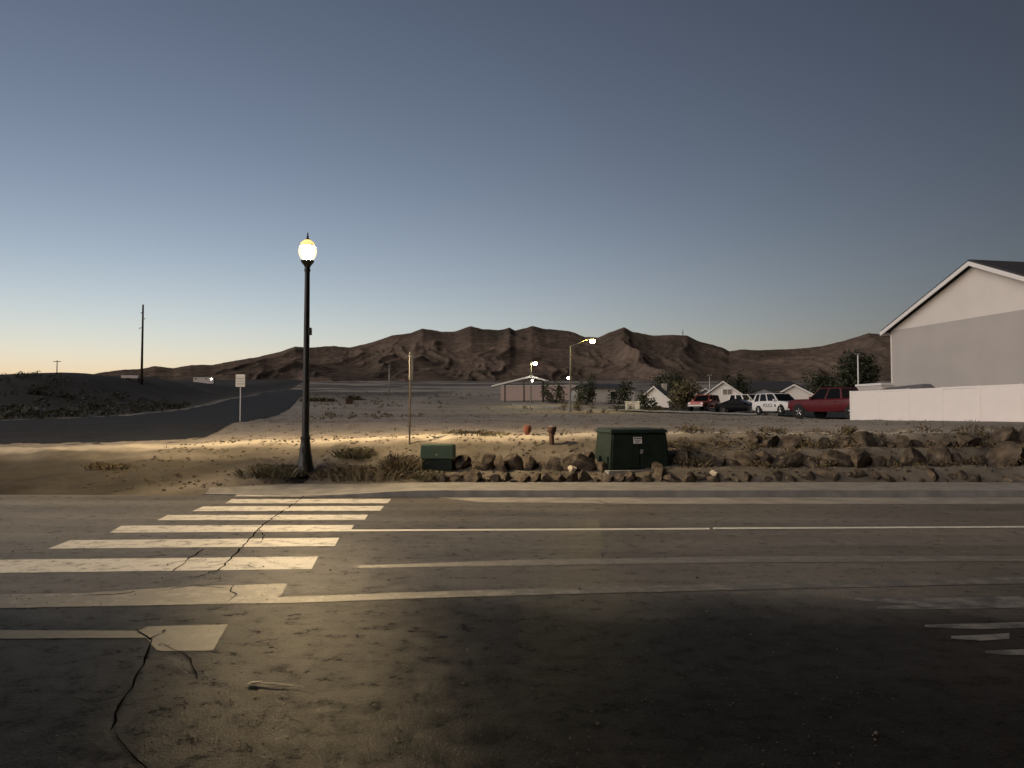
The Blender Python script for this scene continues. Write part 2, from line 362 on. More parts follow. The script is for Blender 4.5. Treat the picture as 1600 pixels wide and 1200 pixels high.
def mountain_mat():
    m = bpy.data.materials.new('desert_mountain'); m.use_nodes = True; nt = m.node_tree; L = nt.links
    b = nt.nodes['Principled BSDF']; b.inputs['Roughness'].default_value = 1.0; b.inputs['Specular IOR Level'].default_value = 0.0
    tc = nt.nodes.new('ShaderNodeTexCoord')
    def ns(scale, detail, sx=1, sy=1, sz=1):
        mp = nt.nodes.new('ShaderNodeMapping'); mp.inputs['Scale'].default_value = (sx, sy, sz); L.new(tc.outputs['Object'], mp.inputs['Vector'])
        n = nt.nodes.new('ShaderNodeTexNoise'); n.inputs['Scale'].default_value = scale; n.inputs['Detail'].default_value = detail; n.inputs['Roughness'].default_value = 0.62
        L.new(mp.outputs[0], n.inputs['Vector']); return n
    n1 = ns(0.0028, 8); n2 = ns(0.045, 7)
    r = nt.nodes.new('ShaderNodeValToRGB'); e = r.color_ramp.elements
    e[0].position = 0.33; e[1].position = 0.66; e[0].color = (0.100, 0.082, 0.068, 1); e[1].color = (0.205, 0.156, 0.122, 1)
    k = e.new(0.5); k.color = (0.155, 0.120, 0.096, 1)
    L.new(n1.outputs['Fac'], r.inputs[0])
    r2 = nt.nodes.new('ShaderNodeValToRGB'); r2.color_ramp.elements[0].position = 0.3; r2.color_ramp.elements[1].position = 0.7
    r2.color_ramp.elements[0].color = (0.55, 0.55, 0.53, 1); r2.color_ramp.elements[1].color = (1.35, 1.33, 1.3, 1); L.new(n2.outputs['Fac'], r2.inputs[0])
    mx = nt.nodes.new('ShaderNodeMix'); mx.data_type = 'RGBA'; mx.blend_type = 'MULTIPLY'; mx.inputs[0].default_value = 0.8
    L.new(r.outputs[0], mx.inputs[6]); L.new(r2.outputs[0], mx.inputs[7]); L.new(mx.outputs[2], b.inputs['Base Color'])
    n3 = ns(0.035, 8)
    bp = nt.nodes.new('ShaderNodeBump'); bp.inputs['Strength'].default_value = 0.5; bp.inputs['Distance'].default_value = 9
    L.new(n3.outputs['Fac'], bp.inputs['Height']); L.new(bp.outputs[0], b.inputs['Normal'])
    return m
M['mountain'] = mountain_mat()

# ------------------------------------------------------------------ terrain
def crest(X): return np.interp(X, [-60, -13, -5, -1.7, 3.5, 12, 40], [0.55, 0.74, 0.95, 1.09, 1.12, 1.16, 1.18])
def crest_y(X): return np.interp(X, [-60, -13, -5, 0, 6, 40], [19.6, 20.0, 20.3, 20.3, 20.6, 21.0])
def edge_y(X): return np.interp(X, [-60, -8, -6, -4.5, -2.4, 60], [15.5, 15.6, 16.0, 17.0, 17.0, 17.0])
def road_right(Y): return -12.0 - 0.2535 * (Y - 33)
def zt(X, Y, noise=True):
    X = np.asarray(X, float); Y = np.asarray(Y, float)
    ye = edge_y(X); yc = crest_y(X); zc = crest(X)
    z0 = np.where(X > -4.6, 0.10, -0.03)
    t = np.clip((Y - ye) / (yc - ye), 0, 1)
    slope = t ** 0.95
    # three earth steps held by the rocks on the right
    tw = sstep(X, 2.0, 4.5)
    st = 0.30 * sstep(Y, 17.0, 17.35) + 0.36 * sstep(Y, 18.3, 18.8) + 0.34 * sstep(Y, 19.6, 20.2)
    slope = slope * (1 - tw) + st * tw
    z = z0 + (zc - z0) * slope
    far = np.interp(Y, [21, 36, 47, 52, 67, 98, 150, 200, 300, 500, 900, 1500, 2500, 9000],
                    [1.16, 1.32, 1.35, 1.40, 1.60, 2.40, 4.8, 7.0, 11.3, 19, 40, 70, 95, 100])
    back = sstep(Y, 20.4, 34)
    zb = zc * (1 - back) + far * back
    z = np.where(Y > yc, zb, z)
    z = np.where(Y < ye, -0.06, z)
    # the bank left of the side road
    u = (road_right(Y) - 13.0) - X
    hill = sstep(u, 1.5, 26) * sstep(Y, 40, 125) * (4.3 + 1.2 * (fbm(X * .03, Y * .03, 3) - .5) * 2) * (1 - 0.4 * sstep(Y, 160, 300))
    z = z + hill
    if noise:
        w = sstep(Y, ye, ye + 0.6)
        roadw = np.clip(np.minimum(X - (road_right(Y) - 13.0), road_right(Y) - X) / 1.5, 0, 1) * sstep(Y, 22, 25)
        a = w * (1 - 0.85 * roadw)
        z = z + a * (fbm(X * 1.6, Y * 1.6, 4) - .5) * 0.16 * (1 - 0.6 * sstep(Y, 21, 30)) \
              + a * (fbm(X * .25, Y * .25, 3) - .5) * 0.22 * sstep(Y, 24, 50) \
              + a * (fbm(X * .05, Y * .05, 4) - .5) * 1.1 * sstep(Y, 75, 200)
    return z
def z1(x, y): return float(zt(x, y))
def ground_at(px, py, lo=15.3, hi=400.0):
    """where the sight line through a photo pixel meets the terrain"""
    d = ray(px, py); Ys = np.concatenate([np.linspace(lo, 60, 1200), np.linspace(60, hi, 1500)[1:]])
    X = d.x / d.y * Ys; Z = CZ + d.z / d.y * Ys
    k = np.nonzero(zt(X, Ys) >= Z)[0]
    i = k[0] if len(k) else len(Ys) - 1
    return Vector((float(X[i]), float(Ys[i]), z1(X[i], Ys[i])))
def stand(px, Y):
    X = (px - 800) / (F * math.cos(PITCH)) * Y
    return Vector((X, Y, z1(X, Y)))

def grid_mesh(name, X, Y, Z):
    r, c = X.shape
    me = bpy.data.meshes.new(name)
    v = np.stack([X, Y, Z], -1).reshape(-1, 3).astype(np.float32)
    i = np.arange(r * c).reshape(r, c)
    q = np.stack([i[:-1, :-1], i[:-1, 1:], i[1:, 1:], i[1:, :-1]], -1).reshape(-1, 4).astype(np.int32)
    me.vertices.add(len(v)); me.vertices.foreach_set('co', v.ravel())
    me.loops.add(q.size); me.loops.foreach_set('vertex_index', q.ravel())
    me.polygons.add(len(q)); me.polygons.foreach_set('loop_start', np.arange(0, q.size, 4, dtype=np.int32))
    me.polygons.foreach_set('loop_total', np.full(len(q), 4, np.int32))
    me.polygons.foreach_set('use_smooth', np.ones(len(q), bool))
    me.update(calc_edges=True)
    return me

rows = list(np.arange(-60, 14, 12.0)) + list(np.arange(14.6, 24, 0.11)) + list(np.arange(24, 60, 0.45))
y = 60.0
while y < 3400: rows.append(y); y *= 1.022
rows = np.array(rows)
tcol = np.concatenate([np.linspace(-2.2, -0.75, 110)[:-1], np.linspace(-0.75, 0.75, 520), np.linspace(0.75, 2.2, 110)[1:]])
GX = tcol[None, :] * (np.abs(rows)[:, None] + 12); GY = np.repeat(rows[:, None], len(tcol), 1)
GZ = zt(GX, GY)
gme = grid_mesh('ground', GX, GY, GZ)
cy = crest_y(GX)
pw = np.exp(-((GY - (cy + 0.50)) / 0.78) ** 4)
pw *= (0.80 + 0.5 * fbm(GX * .5, GY * .9, 3)) * (1 - 0.9 * sstep(GX, 9, 13))
att = gme.attributes.new('path', 'FLOAT', 'POINT'); att.data.foreach_set('value', np.clip(pw, 0, 1).astype(np.float32).ravel())
# sagebrush-covered ground: the left bank, its foot and parts of the rising field
bw = sstep((road_right(GY) - 12.5) - GX, 0, 3) * sstep(GY, 24, 30) * 0.9
bw = np.maximum(bw, sstep(GY, 90, 240) * sstep(fbm(GX * .02, GY * .012, 4), .42, .60) * 0.75)
bw = np.maximum(bw, 0.97 * sstep(-GX + (GY - 17) * .8, 5.2, 7.5) * (1 - sstep(GY, 18.3, 19.6)))
bw = np.maximum(bw, (0.58 + 0.6 * (fbm(GX * .9, GY * .9, 4) - .4)) * (1 - sstep(GY, cy - 0.75, cy - 0.25)))   # gravelly, weedy slope below the pale track
att = gme.attributes.new('sage', 'FLOAT', 'POINT'); att.data.foreach_set('value', np.clip(sstep((road_right(GY) - 12.5) - GX, 0, 6) * sstep(GY, 28, 45), 0, 1).astype(np.float32).ravel())
att = gme.attributes.new('brush', 'FLOAT', 'POINT'); att.data.foreach_set('value', np.clip(bw, 0, 1).astype(np.float32).ravel())
tag(link('ground', gme, M['dirt']), kind='structure')

# mountains: a height field whose skyline follows the ridge in the picture
SK = [(-900, 560), (-500, 575), (-150, 590), (0, 590), (120, 588), (185, 578), (215, 577), (240, 572), (270, 575), (300, 570), (330, 570), (345, 567), (375, 562), (400, 558), (435, 550), (460, 541),
      (480, 543), (520, 540), (545, 543), (580, 535), (612, 524), (640, 520), (660, 513), (690, 518), (710, 518), (735, 509), (755, 514), (785, 515), (796, 511), (805, 516), (832, 509),
      (850, 513), (890, 517), (915, 526), (935, 527), (955, 518), (976, 511), (990, 518), (1020, 524), (1045, 523), (1075, 524), (1090, 532), (1130, 543), (1140, 549), (1158, 546), (1190, 547),
      (1240, 545), (1285, 541), (1320, 532), (1360, 520), (1385, 523), (1450, 530), (1520, 522), (1600, 534), (1800, 545), (2200, 560), (2700, 575)]
skx = np.array([(p[0] - 800) / F for p in SK]); sky_ = np.array([(650 - p[1]) / F for p in SK])
tm = np.linspace(-1.35, 1.5, 1700)
sl = np.interp(tm, skx, sky_)
sl = sl + 0.0007 * (fbm(tm * 160, tm * 0 + 3.3, 4) - .5) * 2
sv = np.linspace(0, 1, 230) ** 0.9
T2, S2 = np.meshgrid(tm, sv)
D0 = 1250.0
DR = 2700 + 500 * (fbm(tm * 5, tm * 0 + 1.7, 3) - .5) * 2
DD = D0 + (DR[None, :] - D0) * S2
Hr = CZ + sl[None, :] * DR[None, :]
zb0 = np.interp(DD, [1250, 1500, 2500, 3400], [45, 52, 70, 80])
prof = S2 ** 1.45
warp = T2 * DD / 260 + 1.2 * fbm(T2 * 9, S2 * 3, 3)
spur = 0; wsum = 0; pw_ = 1.0
for fu, fv, am in ((1.0, .7, .50), (2.3, 1.5, .24), (5.1, 3.4, .14), (11.0, 7.5, .07), (24.0, 16.0, .03)):
    rd = (1 - np.abs(2 * vn(warp * fu + 3.7 * fu, S2 * fv * 1.6 + 5.1 * fu + .4 * fbm(T2 * 14, S2 * 4, 2)) - 1)) ** 1.6
    spur = spur + am * (rd - .42) * pw_; pw_ = np.clip(.45 + .9 * rd, 0, 1.2)
amp = np.sin(np.pi * np.clip(S2, 0, 1) ** 0.85) ** 0.8
relief = np.maximum(Hr - zb0, 20)
Z = zb0 + relief * np.clip(prof + amp * spur * 0.34, -0.05, 1.2)
lim = CZ + (sl[None, :] - 0.0035 * (1 - S2)) * DD           # nothing in front pokes above the ridge
over = Z - lim
Z = np.where(over > -10, lim - 10 * np.exp(-np.clip(over + 10, 0, None) / 10), Z)
Z[-1] = Hr[0]
# back slope
DDb = DR + 700; Zb = Hr[0] * 0.55
X3 = np.vstack([T2 * DD, (tm * DDb)[None]]); Y3 = np.vstack([DD, DDb[None]]); Z3 = np.vstack([Z, Zb[None]])
Z3[0] = 20
tag(link('mountain_range', grid_mesh('mountain_range', X3, Y3, Z3), M['mountain']), kind='structure')

# ------------------------------------------------------------------ roads, kerb, pavement
def sheet(name, pts, m, parent=None, z=None):
    mb = MB(); mb.add([(p[0], p[1], p[2] if z is None else z) for p in pts], [tuple(range(len(pts)))])
    o = mb.build(name, m, parent)
    if o.data.polygons[0].normal.z < 0: o.data.flip_normals()
    return o
xs = np.linspace(-160, 160, 641)
front = -40.0
mb = MB(); vs = []; fs = []
for i, x in enumerate(xs):
    ye = 15.2 if x > -4.2 else 15.2 + 0.5 * float(sstep(-x, 4.2, 6.5)) + 0.25 * (float(fbm(x * .7, 2.2, 3)) - .5) * float(sstep(-x, 4.2, 6.0))
    vs += [(x, front, 0), (x, 6.0, 0), (x, ye, 0)]
    if i: b = 3 * i; fs += [(b - 3, b, b + 1, b - 2), (b - 2, b + 1, b + 2, b - 1)]
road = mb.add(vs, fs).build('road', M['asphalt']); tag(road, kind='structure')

# side road climbing away on the left
mb = MB(); vs = []; fs = []
for j, yy in enumerate(np.concatenate([np.arange(22.6, 60, 0.8), np.geomspace(60, 420, 90)])):
    for k in range(9):
        s = k / 8; xr = road_right(yy); wv = 0.25 * (float(fbm(yy * .4, s * 9, 2)) - .5)
        x = xr - 13.0 * (1 - s) + wv; 
        yj = yy + (2.4 * (float(fbm(x * .5, 4.4, 4)) - .5) if j < 2 else 0); rise = min(1.0, max(0.0, (yj - 22.5) / 2.5))
        vs.append((x, yj, z1(x, yj) - 0.03 + rise * (0.05 + 0.05 * math.sin(math.pi * s))))
    if j:
        b = 9 * j
        fs += [(b + k - 9, b + k - 8, b + k + 1, b + k) for k in range(8)]
side = mb.add(vs, fs).build('side_road', M['side_asphalt'], smooth=True); tag(side, kind='structure')

# kerb, gutter, sidewalk (ramp on the left end)
def kerb_z(x): return 0.012 + 0.125 * float(sstep(x, -4.3, -1.6))
def kerb_y(x): return 15.2 + 0.55 * float(sstep(-x, 2.2, 6.2)) ** 1.3
kx = np.concatenate([np.linspace(-6.3, -1.4, 50), np.linspace(-1.4, 90, 60)[1:]])
def strip(name, f0, f1, zf0, zf1, m, foot=None, bot=-0.08, xsv=kx):
    mb = MB(); vs = []; fs = []
    for i, x in enumerate(xsv):
        vs += [(x, f0(x), bot), (x, f0(x), zf0(x)), (x, f1(x), zf1(x)), (x, f1(x), bot)]
        if i: b = 4 * i; fs += [(b - 4, b, b + 1, b - 3), (b - 3, b + 1, b + 2, b - 2), (b - 2, b + 2, b + 3, b - 1)]
    n = len(vs); fs += [(0, 1, 2, 3), (n - 4, n - 1, n - 2, n - 3)]
    return tag(mb.add(vs, fs).build(name, m), kind='structure')
strip('kerb', kerb_y, lambda x: kerb_y(x) + 0.15, kerb_z, lambda x: kerb_z(x) + 0.004, M['concrete'])
def walk_back(x): return 17.02 - 0.95 * float(sstep(-x, 4.6, 6.4))
strip('sidewalk', lambda x: kerb_y(x) + 0.152, walk_back, lambda x: kerb_z(x) + 0.001,
      lambda x: kerb_z(x) * 0.4 + 0.085 + 0.02 * float(sstep(-x, 3, 5)), M['concrete'])
sheet('gutter', [(-1.5, 15.196, 0.004), (-0.6, 14.35, 0.004), (2.0, 14.05, 0.004), (90, 13.85, 0.004), (90, 15.196, 0.004)], M['gutter'])['kind'] = 'structure'

# crosswalk stripes (parts of the road): traced on the level carriageway
def gpoly(name, px, m, z=0.003):
    return sheet(name, [flat(x, y) for x, y in px], m, road, z)
STR = [((372, 772.4), (620, 773.0), (617, 776.4), (366, 775.8)), ((362, 780.0), (611, 779.6), (606, 786.5), (352, 786.6)),
       ((318, 791.2), (600, 790.8), (594, 798.2), (301, 798.8)), ((262, 805.0), (575, 804.4), (570, 812.2), (246, 813.0)),
       ((190, 821.5), (553, 820.6), (547, 830.4), (171, 832.6)), ((110, 844.4), (530, 840.6), (523, 853.4), (75, 857.6)),
       ((-60, 875.6), (497, 869.8), (487, 889.4), (-120, 897.0))]
for k, p in enumerate(STR): gpoly('crosswalk_stripe', p, M['paint'])
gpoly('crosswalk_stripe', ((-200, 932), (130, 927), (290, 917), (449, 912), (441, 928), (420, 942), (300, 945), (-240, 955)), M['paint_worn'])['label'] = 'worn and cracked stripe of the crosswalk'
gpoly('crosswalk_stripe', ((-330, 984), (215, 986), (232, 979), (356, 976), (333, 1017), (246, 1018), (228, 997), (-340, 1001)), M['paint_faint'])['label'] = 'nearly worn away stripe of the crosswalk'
def line_strip(name, pts, wpx, m, z=0.004):
    """painted line through photo points with a pixel width at each"""
    mb = MB(); vs = []; fs = []
    for i, ((x, y), w) in enumerate(zip(pts, wpx)):
        a = flat(x, y - w / 2); b = flat(x, y + w / 2); vs += [(a.x, a.y, z), (b.x, b.y, z)]
        if i: n = 2 * i; fs.append((n - 2, n - 1, n + 1, n))
    o = mb.add(vs, fs).build(name, m, road)
    if o.data.polygons[0].normal.z < 0: o.data.flip_normals()
    return o
line_strip('lane_line', [(548, 829.3), (800, 828.2), (1100, 826.6), (1109, 826.4)], [2.6, 2.6, 2.6, 2.6], M['paint_line'], 0.005)
line_strip('lane_line', [(1114, 826.0), (1300, 825.2), (1700, 823), (3200, 817.5), (6000, 806)], [2.6, 2.4, 2.4, 2.4, 2.4], M['paint_line'], 0.005)
line_strip('centre_line', [(345, 942), (450, 938), (700, 929), (1000, 921), (1300, 914), (1650, 906), (3467, 866), (6000, 820)], [4, 10, 10, 10, 10, 10, 9, 8], M['paint_worn'])
line_strip('tar_seam', [(560, 886), (800, 880), (1200, 874), (1650, 873), (3400, 862)], [4, 9, 10, 8, 7], M['paint_seam'], 0.0035)
for a in ([(1335, 936), (1420, 940), (1650, 935)], [(1370, 949), (1450, 948), (1650, 944)], [(1445, 978), (1530, 979), (1650, 975)], [(1486, 996), (1530, 997), (1577, 994)], [(1540, 1019), (1580, 1020), (1680, 1016)]):
    line_strip('faded_stripe', a, [4, 9, 9], M['paint_old'], 0.002)
line_strip('pale_seam', [(935, 783), (985, 797), (1012, 802)], [1.5, 1.6, 1.2], M['paint_worn'], 0.0065)
line_strip('pale_seam', [(1035, 805), (1060, 811), (1084, 817)], [1.2, 2.0, 1.2], M['paint_worn'], 0.0065)

def crack(pts, width, z=0.0065):
    P = [flat(x, y) for x, y in pts]; Q = [P[0]]
    for a, b in zip(P, P[1:]):
        n = max(2, int((b - a).length / 0.12))
        for k in range(1, n + 1):
            q = a.lerp(b, k / n); q += Vector((rng.gauss(0, .009), rng.gauss(0, .009), 0)); Q.append(q)
    mb = MB(); vs = []; fs = []
    for i, q in enumerate(Q):
        t = (Q[min(i + 1, len(Q) - 1)] - Q[max(i - 1, 0)]).normalized(); nrm = Vector((-t.y, t.x, 0)) * width * rng.uniform(.35, 1.1) * (0.25 if i in (0, len(Q) - 1) else 1)
        vs += [(q.x + nrm.x, q.y + nrm.y, z), (q.x - nrm.x, q.y - nrm.y, z)]
        if i: n = 2 * i; fs.append((n - 2, n - 1, n + 1, n))
    o = mb.add(vs, fs).build('road_crack', M['crack'], road)
    if o.data.polygons[0].normal.z < 0: o.data.flip_normals()
crack([(478, 772), (462, 786), (430, 806), (404, 826), (376, 858), (340, 892), (300, 905)], 0.011)
crack([(404, 826), (412, 838), (408, 850)], 0.006)
crack([(430, 806), (446, 812), (470, 813)], 0.006)
crack([(250, 1005), (300, 1030), (310, 1062)], 0.006)
crack([(200, 1085), (150, 1098), (110, 1092)], 0.006)
crack([(360, 920), (300, 915), (250, 925)], 0.007)
crack([(318, 858), (300, 870), (268, 894)], 0.009)
crack([(400, 888), (388, 884), (352, 886)], 0.007)
crack([(367, 913), (360, 925), (372, 930), (356, 942)], 0.006)
crack([(212, 983), (236, 1001), (247, 992)], 0.010)
crack([(238, 1000), (228, 1030), (206, 1075), (178, 1130), (172, 1145)], 0.008)
crack([(178, 1140), (196, 1175), (222, 1200), (260, 1230)], 0.007)
crack([(120, 932), (200, 927), (210, 924)], 0.010)

# residential street where the cars stand, with its kerb
def draped(name, pts, m, lift):
    n = 40; mb = MB(); vs = []; fs = []
    A, B = pts                                       # near edge, far edge: lists of XY
    for i in range(n + 1):
        t = i / n
        def along(L):
            s = t * (len(L) - 1); k = min(int(s), len(L) - 2); f = s - k
            return (L[k][0] * (1 - f) + L[k + 1][0] * f, L[k][1] * (1 - f) + L[k + 1][1] * f)
        a = along(A); b = along(B)
        for k in range(9):
            x = a[0] + (b[0] - a[0]) * k / 8; yv = a[1] + (b[1] - a[1]) * k / 8
            vs.append((x, yv, z1(x, yv) + lift))
        if i:
            q = 9 * i; fs += [(q + k - 9, q + k - 8, q + k + 1, q + k) for k in range(8)]
    o = mb.add(vs, fs).build(name, m, smooth=True)
    if o.data.polygons[0].normal.z < 0: o.data.flip_normals()
    return tag(o, kind='structure')
def sx(px, Y): return ((px - 800) / F * Y, Y)
draped('street', ([sx(968, 86), sx(1090, 75), sx(1200, 64), sx(1330, 49.5)], [sx(955, 112), sx(1090, 104), sx(1240, 96), sx(1360, 88)]), M['side_asphalt'], 0.10)
KP = [sx(800, 118), sx(850, 108), sx(905, 95.5), sx(960, 90), sx(1010, 84), sx(1090, 75.4), sx(1150, 69.5), sx(1215, 62.5)]
mb = MB(); vs = []; fs = []
n = 60
for i in range(n + 1):
    s = i / n * (len(KP) - 1); k = min(int(s), len(KP) - 2); f = s - k
    x = KP[k][0] * (1 - f) + KP[k + 1][0] * f; yv = KP[k][1] * (1 - f) + KP[k + 1][1] * f
    z = z1(x, yv)
    vs += [(x, yv, z - .1), (x, yv, z + .24), (x + .12, yv + .5, z + .25), (x + .12, yv + .5, z - .1)]
    if i: b = 4 * i; fs += [(b - 4, b, b + 1, b - 3), (b - 3, b + 1, b + 2, b - 2), (b - 2, b + 2, b + 3, b - 1)]
tag(mb.add(vs, fs).build('street_kerb', M['concrete']), kind='structure')

# ------------------------------------------------------------------ post-top street lamp
LP = Vector((-322 / F * 17.8, 17.8, 0)); LP.z = z1(LP.x, LP.y) - 0.02
lamp = empty('street_lamp', LP, 0, 'black post-top street lamp with a glowing acorn globe at the crosswalk corner', 'street lamp')
MB().lathe([(.255, 0), (.26, .05), (.225, .09), (.185, .22), (.152, .40), (.130, .58), (.114, .74), (.102, .82), (.116, .85), (.116, .89), (.092, .92)], 24).build('base', M['black_metal'], lamp, auto=35)
H = at(477.5, 409, 17.8).z - LP.z
MB().lathe([(.088, .90), (.084, 1.6), (.070, H * .55), (.058, H - .22)], 20).build('pole', M['black_metal'], lamp, auto=40)
MB().lathe([(.062, H - .24), (.075, H - .20), (.060, H - .15), (.075, H - .10), (.130, H - .03), (.150, H), (.150, H + .03), (.1, H + .035)], 20).build('fitter', M['black_metal'], lamp, auto=40)
gl = [(.115, H + .036), (.160, H + .08), (.200, H + .17), (.212, H + .25), (.204, H + .31), (.188, H + .355)]
gb = MB().lathe(gl, 32).build('globe', M['globe_glass'], lamp, smooth=True)
MB().lathe([(r_ * .66, H + .04 + (z_ - H - .036) * .93) for r_, z_ in gl], 24).build('refractor', M['lamp_glow'], gb, smooth=True)
MB().lathe([(.192, H + .352), (.194, H + .36), (.192, H + .372), (.180, H + .375)], 24).build('band', M['black_metal'], lamp, auto=40)
MB().lathe([(.178, H + .374), (.165, H + .42), (.130, H + .465), (.075, H + .505), (.045, H + .52)], 24).build('dome', M['dome_bloom'], lamp, smooth=True)
MB().lathe([(.055, H + .515), (.05, H + .535), (.022, H + .56)], 16).build('cap', M['black_metal'], lamp, auto=40)
MB().lathe([(.018, H + .555), (.028, H + .59), (.014, H + .62), (.020, H + .64), (.002, H + .70)], 12).build('finial', M['black_metal'], lamp, smooth=True)
MB().box(.05, .115, -.05, .05, H * .655, H * .655 + .17).build('outlet_box', M['black_metal'], lamp, bevel=.012)
MB().box(-.05, .05, -.134, -.09, .45, .68).build('access_door', M['black_metal'], lamp, bevel=.006)

# ------------------------------------------------------------------ utility boxes
c = at(993, 734, 17.75); zb_ = c.z
tb = empty('transformer_box', (c.x, 18.25, zb_), R(15), 'large dark green padmount transformer box with white warning label', 'utility box')
MB().box(-.85, .85, -.62, .72, -.35, .0).build('concrete_pad', M['concrete'], tb, bevel=.02)
MB().hexa([(-.76, -.48, 0), (.76, -.48, 0), (.76, .55, 0), (-.76, .55, 0), (-.69, -.40, .84), (.69, -.40, .84), (.69, .50, .84), (-.69, .50, .84)]).build('cabinet', M['dark_green_paint'], tb, bevel=.018)
MB().hexa([(-.73, -.45, .842), (.73, -.45, .842), (.73, .54, .842), (-.73, .54, .842), (-.70, -.40, .93), (.70, -.40, .93), (.69, .50, .96), (-.69, .50, .96)]).build('lid', M['dark_green_paint'], tb, bevel=.03)
for s in (-1, 1):
    MB().hexa([(s * .02 - .006 * (1 - s), -.497, .04), (s * .71, -.497, .04), (s * .71, -.47, .04), (s * .02, -.47, .04),
               (s * .02, -.428, .80), (s * .655, -.428, .80), (s * .655, -.40, .80), (s * .02, -.40, .80)]).build('door', M['dark_green_paint'], tb, bevel=.006)
lb = MB().hexa([(-.16, -.458, .60), (.05, -.458, .60), (.05, -.452, .60), (-.16, -.452, .60), (-.16, -.443, .75), (.05, -.443, .75), (.05, -.437, .75), (-.16, -.437, .75)]).build('warning_label', M['white_trim'], tb)
for k, (a, b) in enumerate(((.70, .735), (.665, .68), (.64, .652), (.615, .627))):
    zz = lambda v: -.458 + .1 * (v - .60)
    MB().hexa([(-.15 + .01 * k, zz(a) - .003, a), (.04 - .02 * k, zz(a) - .003, a), (.04 - .02 * k, zz(a), a), (-.15 + .01 * k, zz(a), a),
               (-.15 + .01 * k, zz(b) - .003, b), (.04 - .02 * k, zz(b) - .003, b), (.04 - .02 * k, zz(b), b), (-.15 + .01 * k, zz(b), b)]).build('label_line', M['curtain'], lb)
MB().lathe([(.028, -.52), (.028, -.455)], 10, (.03, 0, .44), 'y').build('padlock', M['chrome'], tb)
MB().box(.0, .06, -.50, -.46, .37, .41).build('lock_hasp', M['galv'], tb)
for k in range(2):
    MB().box(-.772, -.735, -.36 + .5 * k, -.30 + .5 * k, .12, .30).build('hinge', M['dark_green_paint'], tb)

c = at(683, 726, 17.7)
pb = empty('utility_pedestal', (c.x + .0, 17.95, c.z - .02), R(-3), 'small green utility pedestal box near the sign post', 'utility box')
MB().box(-.35, .35, -.22, .24, -.22, .15, -.0, 0).build('base', M['dark_green_paint'], pb, bevel=.012)
MB().box(-.385, .385, -.26, .28, .152, .46, .012, .012).build('cover', M['green_paint'], pb, bevel=.02)
MB().box(-.37, .37, -.248, .27, .461, .482, .03, .03).build('cover_top', M['green_paint'], pb, bevel=.008)
MB().lathe([(.018, -.275), (.018, -.256)], 10, (.0, 0, .25), 'y').build('bolt', M['galv'], pb)

# capped pipes on the bank
def capped(px, py, Y, prof, m, name, label):
    p = at(px, py, Y); p.z = z1(p.x, Y) - .02
    e = empty(name, p, 0, label, 'pipe'); return e
e = capped(824, 690, 20.45, None, None, 'valve_riser', 'short rust red riser pot on the pale dirt strip')
MB().lathe([(.055, -.1), (.06, .06), (.085, .09)], 16).build('stem', M['rust'], e, auto=40)
MB().lathe([(.088, .088), (.102, .12), (.108, .20), (.098, .245), (.06, .27), (.02, .278)], 18).build('cap', M['rust'], e, auto=40)
e = capped(862, 706, 19.55, None, None, 'vent_pipe', 'rusty brown vent pipe with a flared goblet head on the bank')
MB().lathe([(.075, -.15), (.066, .08), (.062, .25), (.068, .29)], 16).build('pipe', M['brown_rust'], e, auto=40)
hd = MB().lathe([(.068, .288), (.09, .32), (.118, .37), (.122, .44), (.112, .465), (.09, .47)], 18).build('flared_head', M['brown_rust'], e, auto=40)
MB().lathe([(.088, .468), (.085, .478), (.03, .485)], 16).build('lid', M['galv'], hd, auto=40)

# ------------------------------------------------------------------ signs and posts
p = stand(376, 38.0)
sg = empty('road_sign', p, R(-6), 'small white rectangular sign on a thin post at the side road edge', 'sign')
hh = at(376, 585, 38.0).z - p.z
MB().box(-.025, .025, -.02, .02, -.3, hh - .02).build('post', M['galv'], sg)
pn = MB().box(-.24, .24, -.045, -.022, hh - .62, hh).build('panel', M['alu_sign'], sg, bevel=.004)
MB().box(-.20, .20, -.050, -.046, hh - .09, hh - .02).build('header_band', M['white_trim'], pn)
for k in range(3): MB().box(-.19, .19, -.049, -.046, hh - .24 - .13 * k, hh - .18 - .13 * k).build('text_band', M['galv'], pn)
p = stand(640.5, 19.6)
sp = empty('sign_post', p, R(84), 'thin tall steel post with a sign turned edge-on beside the small green box', 'sign')
hh = at(641, 550, 19.6).z - p.z
MB().box(-.022, .022, -.018, .018, -.3, hh).build('post', M['wood_pole'], sp)
MB().box(-.20, .20, -.034, -.026, hh - .72, hh - .03).build('panel', M['alu_sign'], sp)
for k in (0, 1): MB().lathe([(.012, -.045), (.012, -.036)], 8, (0, 0, hh - .15 - .42 * k), 'y').build('bolt', M['galv'], sp)

def pole_thing(name, px, ytop, ybot, Y, r, m, label, cat='pole', extra=None):
    a = at(px, ybot, Y); b = at(px, ytop, Y)
    base = stand(px, Y)
    z0 = min(base.z, a.z) if abs(base.z - a.z) < 6 else base.z
    e = empty(name, (a.x, Y, z0 - .3), 0, label, cat)
    hz = b.z - (z0 - .3)
    MB().lathe([(r * 1.25, 0), (r, hz * .5), (r * .8, hz)], 10).build('shaft', m, e, smooth=True)
    if extra: extra(e, hz)
    return e
def utility(e, hz):
    for k, (s, dz, L) in enumerate(((-1, 4.1, .55), (1, 2.6, .35), (-1, 1.5, .3))):
        b_ = MB().tube((0, 0, hz - dz), (s * L, 0, hz - dz - .25 * (k == 0)), .035, n=6).build('bracket', M['wood_pole'], e)
        MB().lathe([(.07, 0), (.09, .08), (.05, .2)], 8, (s * L, 0, hz - dz - .25 * (k == 0) - .1)).build('insulator', M['plastic'], b_)
